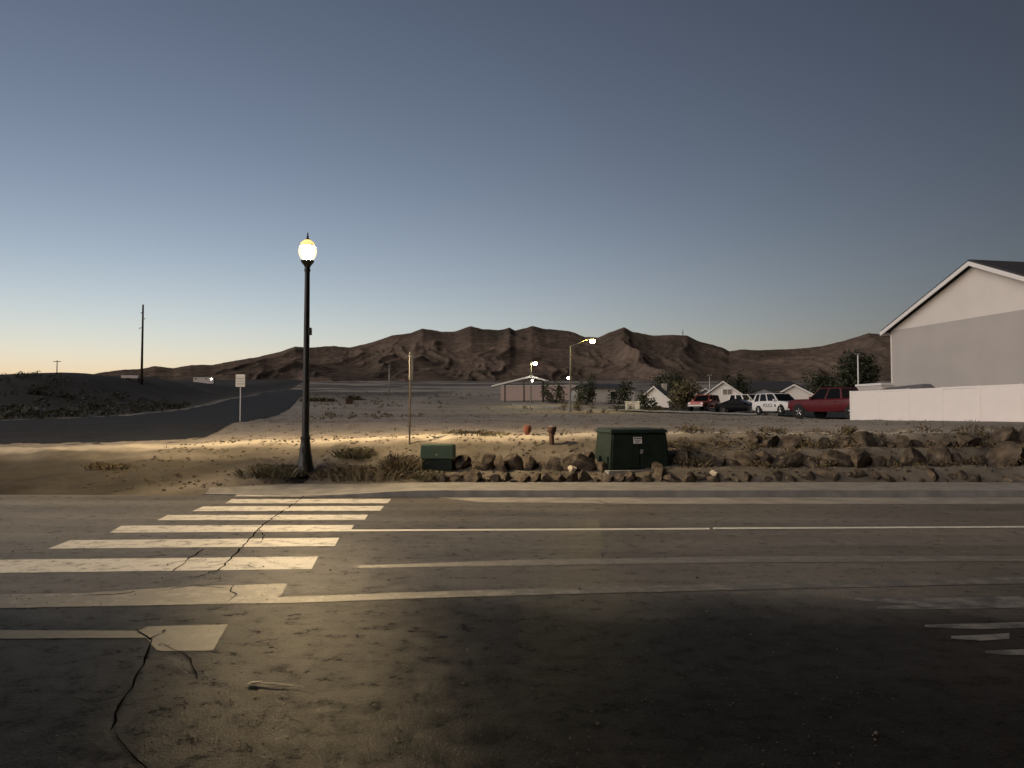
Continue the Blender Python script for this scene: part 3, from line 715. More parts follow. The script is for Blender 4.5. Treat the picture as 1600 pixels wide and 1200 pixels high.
pole_thing('utility_pole', 221.5, 476, 580, 140, .19, M['wood_pole'], 'tall bare wooden utility pole standing against the bright left sky', 'utility pole', utility)
def cross(e, hz): MB().box(-1.3, 1.3, -.08, .08, hz - .5, hz - .3).build('crossarm', M['wood_pole'], e); 
pole_thing('utility_pole', 89, 563, 578, 260, .16, M['wood_pole'], 'tiny distant pole with a crossarm on the far left skyline', 'utility pole', cross)
def topper(e, hz): MB().box(-.35, .35, -.1, .1, hz - .08, hz + .06).build('head', M['galv'], e)
pole_thing('light_pole', 608, 571, 609, 210, .10, M['galv'], 'faint thin light pole in the field below the mountain', 'pole', topper)
pole_thing('light_pole', 1109, 586, 612, 122, .09, M['galv'], 'thin pale pole behind the white gabled home', 'pole', topper)
pole_thing('light_pole', 1341, 553, 590, 110, .11, M['white_trim'], 'thin pale pole in front of the big dark tree by the fence', 'pole', topper)
# mast on the ridge
mp_ = at(1067, 525, 2600); e = empty('radio_mast', (mp_.x, mp_.y, mp_.z - 12), 0, 'thin radio mast on top of the mountain ridge', 'mast')
MB().lathe([(1.5, 0), (1.1, 18), (.6, 34)], 8).build('mast', M['plastic'], e)
MB().box(-2.2, 2.2, -1, 1, 22, 24).build('antenna_arm', M['plastic'], e)

def cobra(name, px, base_y, Y, post_top, head, lensmat, label, rad):
    a = at(px, base_y, Y); g = stand(px, Y)
    e = empty(name, (g.x, Y, g.z - .1), 0, label, 'street lamp')
    t = at(post_top[0], post_top[1], Y) - e.location; h = at(head[0], head[1], Y) - e.location
    MB().lathe([(.16, 0), (.16, .5), (.115, .52), (.08, t.z)], 12, (0, 0, 0)).build('pole', M['grey_pole'], e, auto=40)
    MB().tube((0, 0, t.z - .05), (h.x - .55, 0, h.z + .12), .045, .04).build('arm', M['grey_pole'], e, smooth=True)
    d = Vector((h.x, 0, h.z))
    hd = MB().hexa([(d.x - .6, -.1, d.z + .06), (d.x + .35, -.18, d.z + .02), (d.x + .35, .18, d.z + .02), (d.x - .6, .1, d.z + .06),
               (d.x - .6, -.07, d.z + .2), (d.x + .3, -.13, d.z + .18), (d.x + .3, .13, d.z + .18), (d.x - .6, .07, d.z + .2)]).build('lamp_head', M['galv'], e, bevel=.03)
    MB().lathe([(rad * .2, -rad * 1.1), (rad * .62, -rad * .95), (rad * .95, -rad * .5), (rad, -.05), (rad * .9, 0.0)], 16, (d.x + .02, 0, d.z + .01)).build('lens', lensmat, hd, smooth=True)
    return e
cobra('street_light', 891, 641, 86, (890, 541), (925, 532), M['far_lamp_warm'], 'tall street light with a glowing head on a slanted arm at the street end', .30)
cobra('street_light', 829.5, 637, 112, (829, 568), (836, 567), M['far_lamp_pale'], 'shorter lit street light in front of the open pavilion', .30)
for i, (px, py, Y, lbl) in enumerate(((831.5, 594.5, 133.6, 'small lit lamp under the peak of the open pavilion'), (888, 590, 122, 'small lit lamp beside the tall street light pole'), (330, 592, 199, 'small lit lamp at the right end of the far white trailer'))):
    p = at(px, py, Y); e = empty('wall_lamp', p, 0, lbl, 'lamp')
    MB().lathe([(.06, -.20), (.16, -.16), (.19, 0), (.13, .10)], 10).build('shade', M['small_light'], e, smooth=True)
    MB().box(-.05, .05, 0, .3, .08, .16).build('bracket', M['galv'], e)

# ------------------------------------------------------------------ right-hand house and fence
A = at(1392, 517, 51.4); A.z = 0; Bp = at(1600, 483, 41.0); Bp.z = 0
wd = (Bp - A).normalized()                      # along the gable wall, towards the camera
nx = Vector((-wd.y, wd.x, 0)); nx = nx if nx.x > 0 else -nx      # into the house
GZ0 = 1.30; EZ = at(1392, 517, 51.4).z
rp = at(1525, 409.5, 44.2); RZ = rp.z - .12
half = (Vector((rp.x, rp.y, 0)) - A).dot(wd)
Wl = half * 2
house = empty('house', (A.x, A.y, GZ0), math.atan2(wd.y, wd.x), 'two-storey house with pale gable over grey wall behind the white fence', 'house')
ez = EZ - GZ0; rz = RZ - GZ0; DEP = 14.0           # local: +x along the wall to the camera, house body to +y or -y
sgn = 1 if nx.dot(Vector((-math.sin(house.rotation_euler.z), math.cos(house.rotation_euler.z), 0))) > 0 else -1
def hy(v): return sgn * v
def hbox(name, x0, x1, y0, y1, z0, z1, m, par=house, bevel=0):
    ya, yb = sorted((hy(y0), hy(y1))); return MB().box(x0, x1, ya, yb, z0, z1).build(name, m, par, bevel=bevel)
hbox('wall', 0, Wl, 0, DEP, -.6, ez, M['siding_grey'])
MB().prism([(0.02, hy(.015), ez + .002), (Wl - .02, hy(.015), ez + .002), (half, hy(.015), rz - .02)], (0, hy(DEP - .03), 0)).build('gable', M['siding_gable'], house)
ov = .45; pitch = (rz - ez) / half; th = .16
for s in (0, 1):
    xe = -ov if s == 0 else Wl + ov; zl = ez - pitch * ov
    rf = MB().prism([(xe, hy(-.42), zl + .10), (half, hy(-.42), rz + .10), (half, hy(-.42), rz + .10 + th), (xe, hy(-.42), zl + .10 + th)], (0, hy(DEP + .84), 0)).build('roof_slope', M['roof_dark'], house)
    MB().prism([(xe, hy(-.47), zl - .10), (half, hy(-.47), rz - .10), (half, hy(-.47), rz + .15), (xe, hy(-.47), zl + .15)], (0, hy(.048), 0)).build('rake_trim', M['white_trim'], rf)
    x2 = xe + (-.06 if s == 0 else .0)
    MB().box(x2, x2 + .06, *sorted((hy(-.46), hy(DEP + .4))), zl - .1, zl + .17).build('gutter', M['white_trim'], rf)
# the slightly higher cross roof showing beyond the left slope
MB().prism([(-.95, hy(4.2), ez - .22), (half * .52, hy(4.2), ez + (rz - ez) * .52 + .55), (half * .52, hy(4.2), ez + (rz - ez) * .52 + .72), (-.95, hy(4.2), ez + .02)], (0, hy(7), 0)).build('rear_roof', M['roof_dark'], house)
hbox('corner_board', -.03, .10, -.03, .10, -.5, ez - .25, M['siding_gable'])
# low porch at the far corner, and its grey hipped roof
pq = lambda px, py, Y: house.matrix_basis.inverted() @ at(px, py, Y)
hbox('porch_wall', -1.7, .0, -.6, 3.2, -.6, 2.05, M['siding_white'])
hbox('porch_roof', -2.5, .25, -1.0, 3.6, 2.35, 2.50, M['white_trim'])
MB().hexa([(-2.3, hy(-.85), 2.07), (.2, hy(-.85), 2.07), (.2, hy(3.4), 2.07), (-2.3, hy(3.4), 2.07), (-2.45, hy(-.95), 2.34), (.2, hy(-.95), 2.34), (.2, hy(3.5), 2.34), (-2.45, hy(3.5), 2.34)]).build('porch_soffit', M['siding_gable'], house)
MB().add([(-1.2, hy(-1.7), 1.62), (4.7, hy(-1.7), 1.62), (4.7, hy(-.02), 1.62), (-1.2, hy(-.02), 1.62), (-.9, hy(-.55), 2.16), (3.6, hy(-.55), 2.30), (3.6, hy(-.03), 2.30), (-.9, hy(-.03), 2.16)],
         [(3, 2, 1, 0), (4, 5, 6, 7), (0, 1, 5, 4), (1, 2, 6, 5), (2, 3, 7, 6), (3, 0, 4, 7)]).build('lean_to_roof', M['roof_grey'], house)
for xx in (-1.0, 1.6, 4.4): hbox('lean_to_post', xx, xx + .12, -1.6, -1.48, -.6, 1.62, M['white_trim'])

fence = empty('vinyl_fence', at(1330, 657, 46.7), 0, 'white solid vinyl privacy fence in front of the two-storey house', 'fence')
F0 = at(1330, 657, 46.7); F1 = at(1597, 658, 36.1); fd = Vector((F1.x - F0.x, F1.y - F0.y, 0)); Ltot = fd.length; fd.normalize()
fence.rotation_euler = (0, 0, math.atan2(fd.y, fd.x)); fence.location = (F0.x, F0.y, 1.28)
npan = 11; pl = Ltot / 5
postm = MB().box(-.06, .06, -.034, .034, -.3, 1.825).mesh('post')
capm = MB().hexa([(-.062, -.036, 1.826), (.062, -.036, 1.826), (.062, .036, 1.826), (-.062, .036, 1.826), (-.02, -.012, 1.85), (.02, -.012, 1.85), (.02, .012, 1.85), (-.02, .012, 1.85)]).mesh('post_cap')
panm = MB().box(.062, pl - .062, -.02, .02, .06, 1.72).mesh('panel')
for i in range(1, 15):
    x = .062 + (pl - .124) * i / 15
railm = MB().box(.062, pl - .062, -.026, .026, 1.721, 1.82).mesh('top_rail')
rail2 = MB().box(.062, pl - .062, -.026, .026, .0, .058).mesh('bottom_rail')
for me in (postm, capm, panm, railm, rail2): me.materials.append(M['vinyl'])
for i in range(npan + 1):
    po = link('post', postm, None, fence); po.location = (i * pl, 0, 0)
    cp = link('post_cap', capm, None, po)
    if i < npan:
        for nm, me in (('panel', panm), ('top_rail', railm), ('bottom_rail', rail2)):
            o = link(nm, me, None, fence); o.location = (i * pl, 0, rng.uniform(-.012, .012))
# return side of the fence, going back from the far corner
for i in range(2):
    po = link('post', postm, None, fence); po.location = (0, (i + 1) * pl * sgn, 0)
    for nm, me in (('panel', panm), ('top_rail', railm), ('bottom_rail', rail2)):
        o = link(nm, me, None, fence); o.rotation_euler = (0, 0, R(90) * sgn); o.location = (0, i * pl * sgn, 0)

# ------------------------------------------------------------------ far homes
def home(px, Y, wpx, peak_y, eave_y, depth, rz_deg, wall, roofm, label, name='home', trim=True, window=None, skew=0.0):
    g = stand(px, Y); w = wpx / F * Y / 2
    pz = at(px, peak_y, Y).z; ezv = at(px, eave_y, Y).z
    e = empty(name, (g.x, Y, g.z - .3), R(rz_deg), label, 'house')
    pz -= e.location.z; ezv -= e.location.z; hp = w * skew
    MB().prism([(-w, 0, 0), (w, 0, 0), (w, 0, ezv), (hp, 0, pz - .12), (-w, 0, ezv)], (0, depth, 0)).build('wall', wall, e)
    o_ = .35
    for s in (-1, 1):
        sl_ = (pz - ezv) / (w - s * hp)
        xe = s * (w + o_); zl = ezv - sl_ * o_
        rf = MB().prism([(hp, -.3, pz - .10), (xe, -.3, zl - .0), (xe, -.3, zl + .14), (hp, -.3, pz + .05)], (0, depth + .6, 0)).build('roof_slope', roofm, e)
        if trim: MB().prism([(hp, -.36, pz - .14), (xe, -.36, zl - .06), (xe, -.36, zl + .16), (hp, -.36, pz + .07)], (0, .058, 0)).build('rake_trim', M['white_trim'], rf)
    if window:
        x0, x1, za, zb2 = window
        fr = MB().box(x0 - .08, x1 + .08, -.05, -.002, za - .08, zb2 + .08).build('window', M['white_trim'], e)
        MB().box(x0, x1, -.056, -.051, za, zb2).build('pane', M['curtain'], fr)
        MB().box((x0 + x1) / 2 - .03, (x0 + x1) / 2 + .03, -.062, -.057, za, zb2).build('mullion', M['white_trim'], fr)
    return e
home(1130, 107, 62, 596, 619, 12, -17, M['siding_white'], M['roof_dark'], 'white gabled home with a small window behind the black sedan', window=(-.05, 1.15, 2.05, 2.75))
home(1102, 116, 30, 607, 617, 10, -10, M['siding_blue'], M['roof_dark'], 'small grey gable peeking out left of the white gabled home')
home(1191, 116, 52, 606, 617, 10, -20, M['siding_blue'], M['roof_dark'], 'grey gabled home between the two white gables', trim=False)
home(1241, 106, 58, 601, 618, 11, -23, M['siding_gable'], M['roof_dark'], 'pale cream gabled home behind the red pickup')
home(1022, 104, 46, 604, 624, 9, -24, M['siding_white'], M['roof_grey'], 'small pale house half hidden by a dark shrub at the street end')
# open pavilion with white roof edges, and the long pinkish wall behind it
Yp = 134.0; pk = at(830, 588.5, Yp); le = at(768, 604, Yp); re_ = at(857, 596, Yp); g0 = stand(815, Yp).z - .3
pv = empty('pavilion', (pk.x, Yp, g0), 0, 'open pavilion with thin white-edged gable roof behind the shorter street light', 'pavilion')
Pk, Le, Re = (Vector((q.x - pk.x, 0, q.z - g0)) for q in (pk, le, re_))
for a_, b_ in ((Le, Pk), (Pk, Re)):
    rf = MB().prism([a_, b_, b_ + Vector((0, 0, .16)), a_ + Vector((0, 0, .16))], (0, 5.5, 0)).build('roof_slope', M['roof_dark'], pv)
    MB().prism([a_ + Vector((0, -.07, -.10)), b_ + Vector((0, -.07, -.10)), b_ + Vector((0, -.07, .20)), a_ + Vector((0, -.07, .20))], (0, .065, 0)).build('fascia', M['white_trim'], rf)
for xx in (-4.6, -1.2, 2.2):
    for yy in (.4, 5.0):
        zt_ = (Le.z + (Pk.z - Le.z) * (xx - Le.x) / (Pk.x - Le.x)) if xx < 0 else (Pk.z + (Re.z - Pk.z) * xx / Re.x)
        MB().box(xx - .09, xx + .09, yy - .09, yy + .09, 0, zt_ - .02).build('post', M['wood_pole'], pv)
w0 = at(782, 603, 152); w1 = at(905, 603, 152); gw = stand(845, 152).z - .4
bwall = empty('block_wall', (w0.x, 152, gw), 0, 'long pinkish block wall behind the open pavilion', 'wall')
MB().box(0, w1.x - w0.x, 0, .25, 0, w0.z - gw).build('wall_face', M['siding_pink'], bwall)
MB().box(-.05, w1.x - w0.x + .05, -.05, .30, w0.z - gw + .002, w0.z - gw + .14).build('coping', M['siding_gable'], bwall)
def long_home(px0, px1, Y, ridge_y, eave_y, wall, roofm, label):
    x0 = (px0 - 800) / F * Y; x1 = (px1 - 800) / F * Y; g = stand((px0 + px1) / 2, Y)
    e = empty('long_house', (0, Y, g.z - .4), 0, label, 'house'); e.location.x = (x0 + x1) / 2; w = (x1 - x0) / 2
    rzv = at(800, ridge_y, Y).z - e.location.z; ezv = at(800, eave_y, Y).z - e.location.z
    MB().box(-w, w, 0, 8, 0, ezv).build('wall', wall, e)
    MB().add([(-w - .4, -.5, ezv - .1), (w + .4, -.5, ezv - .1), (w + .4, 8.5, ezv - .1), (-w - .4, 8.5, ezv - .1), (-w + 1.5, 4, rzv), (w - 1.5, 4, rzv)],
             [(3, 2, 1, 0), (0, 1, 5, 4), (1, 2, 5), (2, 3, 4, 5), (3, 0, 4)]).build('roof', roofm, e)
    for k in range(2):
        xx = -w + (2 * w) * (k + .7) / 2.6
        f_ = MB().box(xx - .7, xx + .7, -.06, -.002, ezv - 1.7, ezv - .6).build('window', M['siding_grey'], e); MB().box(xx - .6, xx + .6, -.066, -.061, ezv - 1.6, ezv - .7).build('pane', M['glass'], f_)
    return e
long_home(1150, 1262, 136, 594, 609, M['siding_grey'], M['roof_dark'], 'long dark-roofed house behind the row of gabled homes')
long_home(898, 992, 135, 598, 606, M['siding_grey'], M['roof_dark'], 'long low dark house behind the tall street light')
# flat little shed
g = stand(988, 93); e = empty('shed', g, R(-8), 'small white flat shed beside the street near the pale house', 'shed')
MB().box(-.85, .85, 0, 1.2, -.2, 1.0).build('wall', M['siding_white'], e)
MB().box(-.95, .95, -.1, 1.3, 1.002, 1.09).build('roof', M['white_trim'], e, bevel=.01)
MB().box(-.3, .25, -.03, -.002, -.1, .85).build('door', M['siding_gable'], e)
ch = stand(1038, 108); e = empty('chimney', (ch.x, 108, at(1038, 603, 108).z - 1.2), 0, 'short pale chimney on the roof of the small pale house', 'chimney')
MB().box(-.3, .3, -.3, .3, 0, 1.4).build('stack', M['siding_grey'], e); MB().box(-.36, .36, -.36, .36, 1.402, 1.5).build('cap', M['siding_gable'], e)

def trailer(px0, px1, py0, py1, Y, label, win):
    Y = ground_at((px0 + px1) / 2, py1, 40, 400).y - 1.3
    a = at(px0, py1, Y); b = at(px1, py0, Y); g = stand((px0 + px1) / 2, Y)
    L_ = b.x - a.x; zb_ = min(g.z, a.z); 
    e = empty('trailer', ((a.x + b.x) / 2, Y, zb_), 0, label, 'trailer'); h_ = b.z - zb_
    MB().box(-L_ / 2, L_ / 2, 0, 2.4, min(.5, h_ * .3), h_).build('body', M['trailer'], e, bevel=.08)
    MB().box(-L_ / 2 + .1, L_ / 2 - .1, .1, 2.3, -.3, min(.5, h_ * .3) - .003).build('skirt', M['plastic'], e)
    for k in range(win): MB().box(-L_ / 2 + .8 + k * L_ / win, -L_ / 2 + 1.7 + k * L_ / win, -.02, -.003, h_ - 1.0, h_ - .5).build('window', M['glass'], e)
    return e
trailer(189, 216, 586.5, 592.5, 175, 'small white trailer on the bank under the tall wooden pole', 1)
trailer(302, 334, 589.5, 597, 200, 'white trailer with a lamp at its end near the road sign', 2)
g = stand(546, 120); e = empty('dumpster', (g.x, g.y, g.z - .05), R(10), 'dark boxy dumpster alone in the field', 'dumpster')
MB().hexa([(-.5, -.5, 0), (.5, -.5, 0), (.5, .5, 0), (-.5, .5, 0), (-.58, -.55, .85), (.58, -.55, .85), (.58, .55, .85), (-.58, .55, .85)]).build('bin', M['brown_rust'], e, bevel=.03)
MB().box(-.6, .6, -.57, .57, .853, .92).build('lid', M['plastic'], e)

# ------------------------------------------------------------------ vehicles
def wheel_parts(e, x, y, r, w, side, tyre_m, rim_m):
    t = MB().lathe([(r * .62, -w / 2), (r * .93, -w / 2), (r, -w * .32), (r, w * .32), (r * .93, w / 2), (r * .62, w / 2)], 20, (x, y, r), 'y').build('tyre', tyre_m, e, auto=40)
    mb = MB().lathe([(r * .63, w * .30 * side), (r * .60, w * .44 * side), (r * .52, w * .40 * side), (r * .16, w * .36 * side)], 20, (x, y, r), 'y')
    for k in range(5):
        a = 2 * math.pi * k / 5 + .3; ca, sa = math.cos(a), math.sin(a)
        p0 = Vector((x + ca * r * .12, y + side * w * .45, r + sa * r * .12)); p1 = Vector((x + ca * r * .56, y + side * w * .45, r + sa * r * .56))
        mb.tube(p0, p1, r * .085, r * .07, 6)
    mb.build('rim', rim_m, t, auto=40)

def vehicle(name, loc, heading, spec, label, cat, paint, glass_m=None, rim=None):
    """local +x is the front"""
    e = empty(name, loc, heading, label, cat)
    e.scale = (spec.get('scale', 1.0),) * 3
    W = spec['w'] / 2
    st = spec['body']              # (x, z_bottom, z_top, width factor)
    vs = []; fs = []; K = 10
    for (x, zb_, zt_, wf) in st:
        w = W * wf; h = zt_ - zb_
        ring = [(-w * .92, zb_), (-w, zb_ + h * .28), (-w, zb_ + h * .62), (-w * .965, zb_ + h * .90), (-w * .88, zt_), (w * .88, zt_), (w * .965, zb_ + h * .90), (w, zb_ + h * .62), (w, zb_ + h * .28), (w * .92, zb_)]
        vs += [(x, yv, zv) for yv, zv in ring]
    for i in range(len(st) - 1):
        for k in range(K):
            a = i * K + k; b = i * K + (k + 1) % K; fs.append((a, b, b + K, a + K))
    fs.append(tuple(range(K))); fs.append(tuple(range((len(st) - 1) * K, len(st) * K))[::-1])
    body = MB().add(vs, fs).build('body', paint, e, auto=38)
    # cabin: roof skin and pillars with glass panes between
    xb0, xt0, xt1, xb1 = spec['cab']; zb2, zt2 = spec['cabz']; wb, wt = W * .90, W * spec.get('tum', .72)
    roof = MB().hexa([(xt0, -wt, zt2 - .07), (xt1, -wt, zt2 - .07), (xt1, wt, zt2 - .07), (xt0, wt, zt2 - .07), (xt0 + .06, -wt * .93, zt2), (xt1 - .08, -wt * .93, zt2), (xt1 - .08, wt * .93, zt2), (xt0 + .06, wt * .93, zt2)]).build('roof', paint, e, bevel=.025, auto=40)
    def P(t, s, inn=0.0):       # point on the cabin edge lines: t 0 rear bottom .. using bottom/top
        return None
    B0, B1 = Vector((xb0, 0, zb2)), Vector((xb1, 0, zb2)); T0, T1 = Vector((xt0, 0, zt2 - .06)), Vector((xt1, 0, zt2 - .06))
    def pt(u, v, s):            # u along, v up; s side
        bp = B0.lerp(B1, u); tp = T0.lerp(T1, u); q = bp.lerp(tp, v); return Vector((q.x, s * (wb + (wt - wb) * v), q.z))
    gm = glass_m or M['glass']
    for s in (-1, 1):
        for (u0, u1) in spec['pillars']:
            a, b, c_, d_ = pt(u0, -.03, s), pt(u1, -.03, s), pt(u1, 1.0, s), pt(u0, 1.0, s); o_ = Vector((0, -s * .05, 0))
            MB().hexa([a, b, b + o_, a + o_, d_, c_, c_ + o_, d_ + o_]).build('pillar', paint, e)
        ps = spec['pillars']
        for (a0, a1), (b0, b1) in zip(ps, ps[1:]):
            q = [pt(a1 - .004, 0, s), pt(b0 + .004, 0, s), pt(b0 + .004, .99, s), pt(a1 - .004, .99, s)]; o_ = Vector((0, -s * .02, 0)); i_ = Vector((0, -s * .012, 0))
            MB().hexa([q[0] + i_, q[1] + i_, q[1] + i_ + o_, q[0] + i_ + o_, q[3] + i_, q[2] + i_, q[2] + i_ + o_, q[3] + i_ + o_]).build('side_window', gm, e)
    for nm, u, sg_ in (('windshield', 1.0, 1), ('rear_window', 0.0, -1)):
        a, b, c_, d_ = pt(u, 0.0, -.93), pt(u, 0.0, .93), pt(u, .99, .93), pt(u, .99, -.93); o_ = Vector((-sg_ * .03, 0, 0))
        MB().hexa([a, b, b + o_, a + o_, d_, c_, c_ + o_, d_ + o_]).build(nm, gm, e)
    # wheels and arches
    r = spec['wr']; xf, xr = spec['wx']
    for x in (xf, xr):
        for s in (-1, 1):
            MB().lathe([(r * 1.2, 0), (r * 1.2, .02)], 20, (x, s * (W * .985) - (.02 if s > 0 else 0) + s * .006, r * 1.02), 'y').build('wheel_arch', M['plastic'], e)
            wheel_parts(e, x, s * (W - .07), r, .24, s, M['rubber'] if rim != 'pale' else M['rubber'], M['chrome'] if rim != 'pale' else M['white_trim'])
    x0 = st[0][0]; x1 = st[-1][0]; zf0, zf1 = st[-1][1], st[-1][2]; zr0, zr1 = st[0][1], st[0][2]; wf = W * st[-1][3]; wr_ = W * st[0][3]
    bm_ = spec.get('bumper', M['plastic'])
    MB().box(x1 - .10, x1 + .09, -wf * .98, wf * .98, zf0 - .02, zf0 + (zf1 - zf0) * .34).build('front_bumper', bm_, e, bevel=.03)
    MB().box(x1 - .02, x1 + .035, -wf * .55, wf * .55, zf0 + (zf1 - zf0) * .40, zf0 + (zf1 - zf0) * .86).build('grille', spec.get('grille', M['plastic']), e, bevel=.01)
    for s in (-1, 1):
        ya, yb = sorted((s * wf * .60, s * wf * .97))
        MB().box(x1 - .12, x1 + .03, ya, yb, zf0 + (zf1 - zf0) * .52, zf0 + (zf1 - zf0) * .86).build('headlight', M['headlight'], e, bevel=.02)
        ya, yb = sorted((s * wr_ * .72, s * wr_ * .985))
        MB().box(x0 - .03, x0 + .1, ya, yb, zr0 + (zr1 - zr0) * .45, zr0 + (zr1 - zr0) * .9).build('taillight', M['taillight'], e, bevel=.02)
        ya, yb = sorted((s * (W * .95), s * (W * .95 + .22)))
        MB().box(xb1 - .35, xb1 - .22, ya, yb, zb2 + .0, zb2 + .17).build('mirror', spec.get('mirror', paint), e, bevel=.03)
        for dx in spec['handles']:
            ya, yb = sorted((s * W * .985, s * (W + .025)))
            MB().box(dx, dx + .16, ya, yb, zb2 - .17, zb2 - .13).build('door_handle', spec.get('mirror', paint), e)
    MB().box(x0 - .09, x0 + .1, -wr_ * .96, wr_ * .96, zr0 - .02, zr0 + (zr1 - zr0) * .34).build('rear_bumper', bm_, e, bevel=.03)
    return e

SUV = dict(w=1.98, body=[(-2.48, .48, 1.02, .90), (-2.40, .36, 1.10, .97), (-1.6, .30, 1.12, 1.0), (0, .28, 1.12, 1.0), (.95, .28, 1.11, 1.0), (1.6, .30, 1.07, .99), (2.15, .36, 1.00, .95), (2.46, .42, .90, .86)],
           cab=(-2.42, -2.16, .30, 1.12), cabz=(1.09, 1.76), tum=.76, pillars=[(0, .06), (.24, .28), (.57, .61), (.955, 1.0)], wr=.38, wx=(1.55, -1.42), handles=(-.35, -1.25))
SEDAN = dict(w=1.86, body=[(-2.35, .42, .92, .86), (-2.2, .32, .98, .96), (-1.4, .26, .97, 1.0), (0, .24, .93, 1.0), (.9, .24, .92, 1.0), (1.6, .26, .85, .97), (2.15, .32, .74, .9), (2.36, .38, .64, .8)],
             cab=(-1.95, -.85, .05, 1.05), cabz=(.92, 1.40), tum=.66, pillars=[(0, .16), (.48, .52), (.965, 1.0)], wr=.33, wx=(1.42, -1.38), handles=(-.3, -1.0))
TRUCK = dict(scale=1.07, w=2.04, body=[(-2.95, .55, 1.22, .96), (-2.85, .50, 1.26, 1.0), (-1.2, .46, 1.24, 1.0), (0, .42, 1.22, 1.0), (1.3, .44, 1.22, 1.0), (1.9, .46, 1.22, .99), (2.6, .50, 1.19, .96), (2.9, .55, 1.12, .92)],
             cab=(-1.12, -.95, .62, 1.30), cabz=(1.20, 1.90), tum=.80, pillars=[(0, .05), (.49, .53), (.96, 1.0)], wr=.43, wx=(1.95, -1.85), handles=(.3, -.75), bumper=M['chrome'])
JEEP = dict(w=1.86, body=[(-2.25, .55, 1.05, .94), (-2.15, .48, 1.10, 1.0), (-1.2, .44, 1.10, 1.0), (0, .44, 1.10, 1.0), (.9, .44, 1.10, 1.0), (1.5, .46, 1.06, .97), (2.0, .50, 1.02, .93), (2.15, .54, .96, .90)],
            cab=(-2.18, -1.98, .30, .92), cabz=(1.08, 1.76), tum=.78, pillars=[(0, .05), (.27, .31), (.60, .64), (.955, 1.0)], wr=.40, wx=(1.4, -1.35), handles=(-.3, -1.1), bumper=M['white_trim'], grille=M['orange_car'])
VAN = dict(w=1.95, body=[(-2.5, .5, 1.12, .95), (-2.4, .42, 1.16, 1.0), (0, .38, 1.16, 1.0), (1.2, .38, 1.14, 1.0), (1.9, .42, 1.06, .97), (2.4, .48, .92, .88)],
           cab=(-2.42, -2.25, .35, 1.2), cabz=(1.14, 1.82), tum=.78, pillars=[(0, .05), (.28, .34), (.60, .66), (.955, 1.0)], wr=.37, wx=(1.55, -1.5), handles=(-.3,))

def place(px, Y, up=.0):
    g = stand(px, Y); return (g.x, g.y, g.z + up)
suv = vehicle('police_suv', place(1217, 63, .11), R(-74), SUV, 'white police SUV with dark door lettering parked between the black sedan and red pickup', 'police car', M['white_car'])
# door lettering and badge on the side facing the camera
def lettering(txt, size, loc, rot, m, par, name):
    cu = bpy.data.curves.new(name, 'FONT'); cu.body = txt; cu.size = size; cu.extrude = .002; cu.align_x = 'CENTER'; cu.align_y = 'CENTER'
    to = bpy.data.objects.new('tmp', cu); COL.objects.link(to)
    dg = bpy.context.evaluated_depsgraph_get(); me = bpy.data.meshes.new_from_object(to.evaluated_get(dg))
    bpy.data.objects.remove(to); me.materials.clear()
    o = link(name, me, m, par); o.location = loc; o.rotation_euler = rot; return o
lettering('POLICE', .40, (-.15, -1.0, .74), (R(90), 0, 0), M['decal'], suv, 'door_lettering')
MB().prism([(.75, -.992, .82), (.95, -.992, .82), (.95, -.992, .68), (.85, -.992, .60), (.75, -.992, .68)], (0, -.006, 0)).build('door_badge', M['decal'], suv)
MB().box(-.15, .02, -.55, .55, 1.765, 1.84).build('light_bar', M['plastic'], suv, bevel=.02)
vehicle('pickup_truck', place(1306, 51, .05), R(120), TRUCK, 'dark red crew cab pickup parked against the end of the white fence', 'pickup truck', M['red_car'])
vehicle('sedan', place(1158, 73, .10), R(-40), SEDAN, 'black sedan parked left of the white police SUV', 'car', M['black_car'])
vehicle('jeep', place(1100, 80.5, .10), R(232), JEEP, 'orange red SUV with pale bumper parked at the left end of the row', 'car', M['orange_car'], rim='pale')
vehicle('van', place(1172, 84, .10), R(-60), VAN, 'white van mostly hidden behind the black sedan', 'van', M['white_car'])

# ------------------------------------------------------------------ rock edging and terraces
def rock_mesh(seed):
    bm = bmesh.new(); bmesh.ops.create_icosphere(bm, subdivisions=2, radius=1)
    o = Vector((seed * 7.1, seed * 3.3, seed * 5.7))
    rr = random.Random(seed); cuts = [(Vector((rr.gauss(0, 1), rr.gauss(0, 1), rr.gauss(0, .7))).normalized(), rr.uniform(.38, .72)) for _ in range(9)]
    for v in bm.verts:
        p = v.co.copy()
        for nrm, dd in cuts:
            k = p.dot(nrm)
            if k > dd: p -= nrm * (k - dd) * .97
        p *= 1 + .14 * mnoise.noise(p * 2.6 + o)
        v.co = p
    me = bpy.data.meshes.new('stone'); bm.to_mesh(me); bm.free(); me.materials.append(M['stone']); return me
ROCKS = [rock_mesh(s) for s in range(1, 11)]
PALE = rock_mesh(21); PALE.materials.clear(); PALE.materials.append(M['pale_stone'])
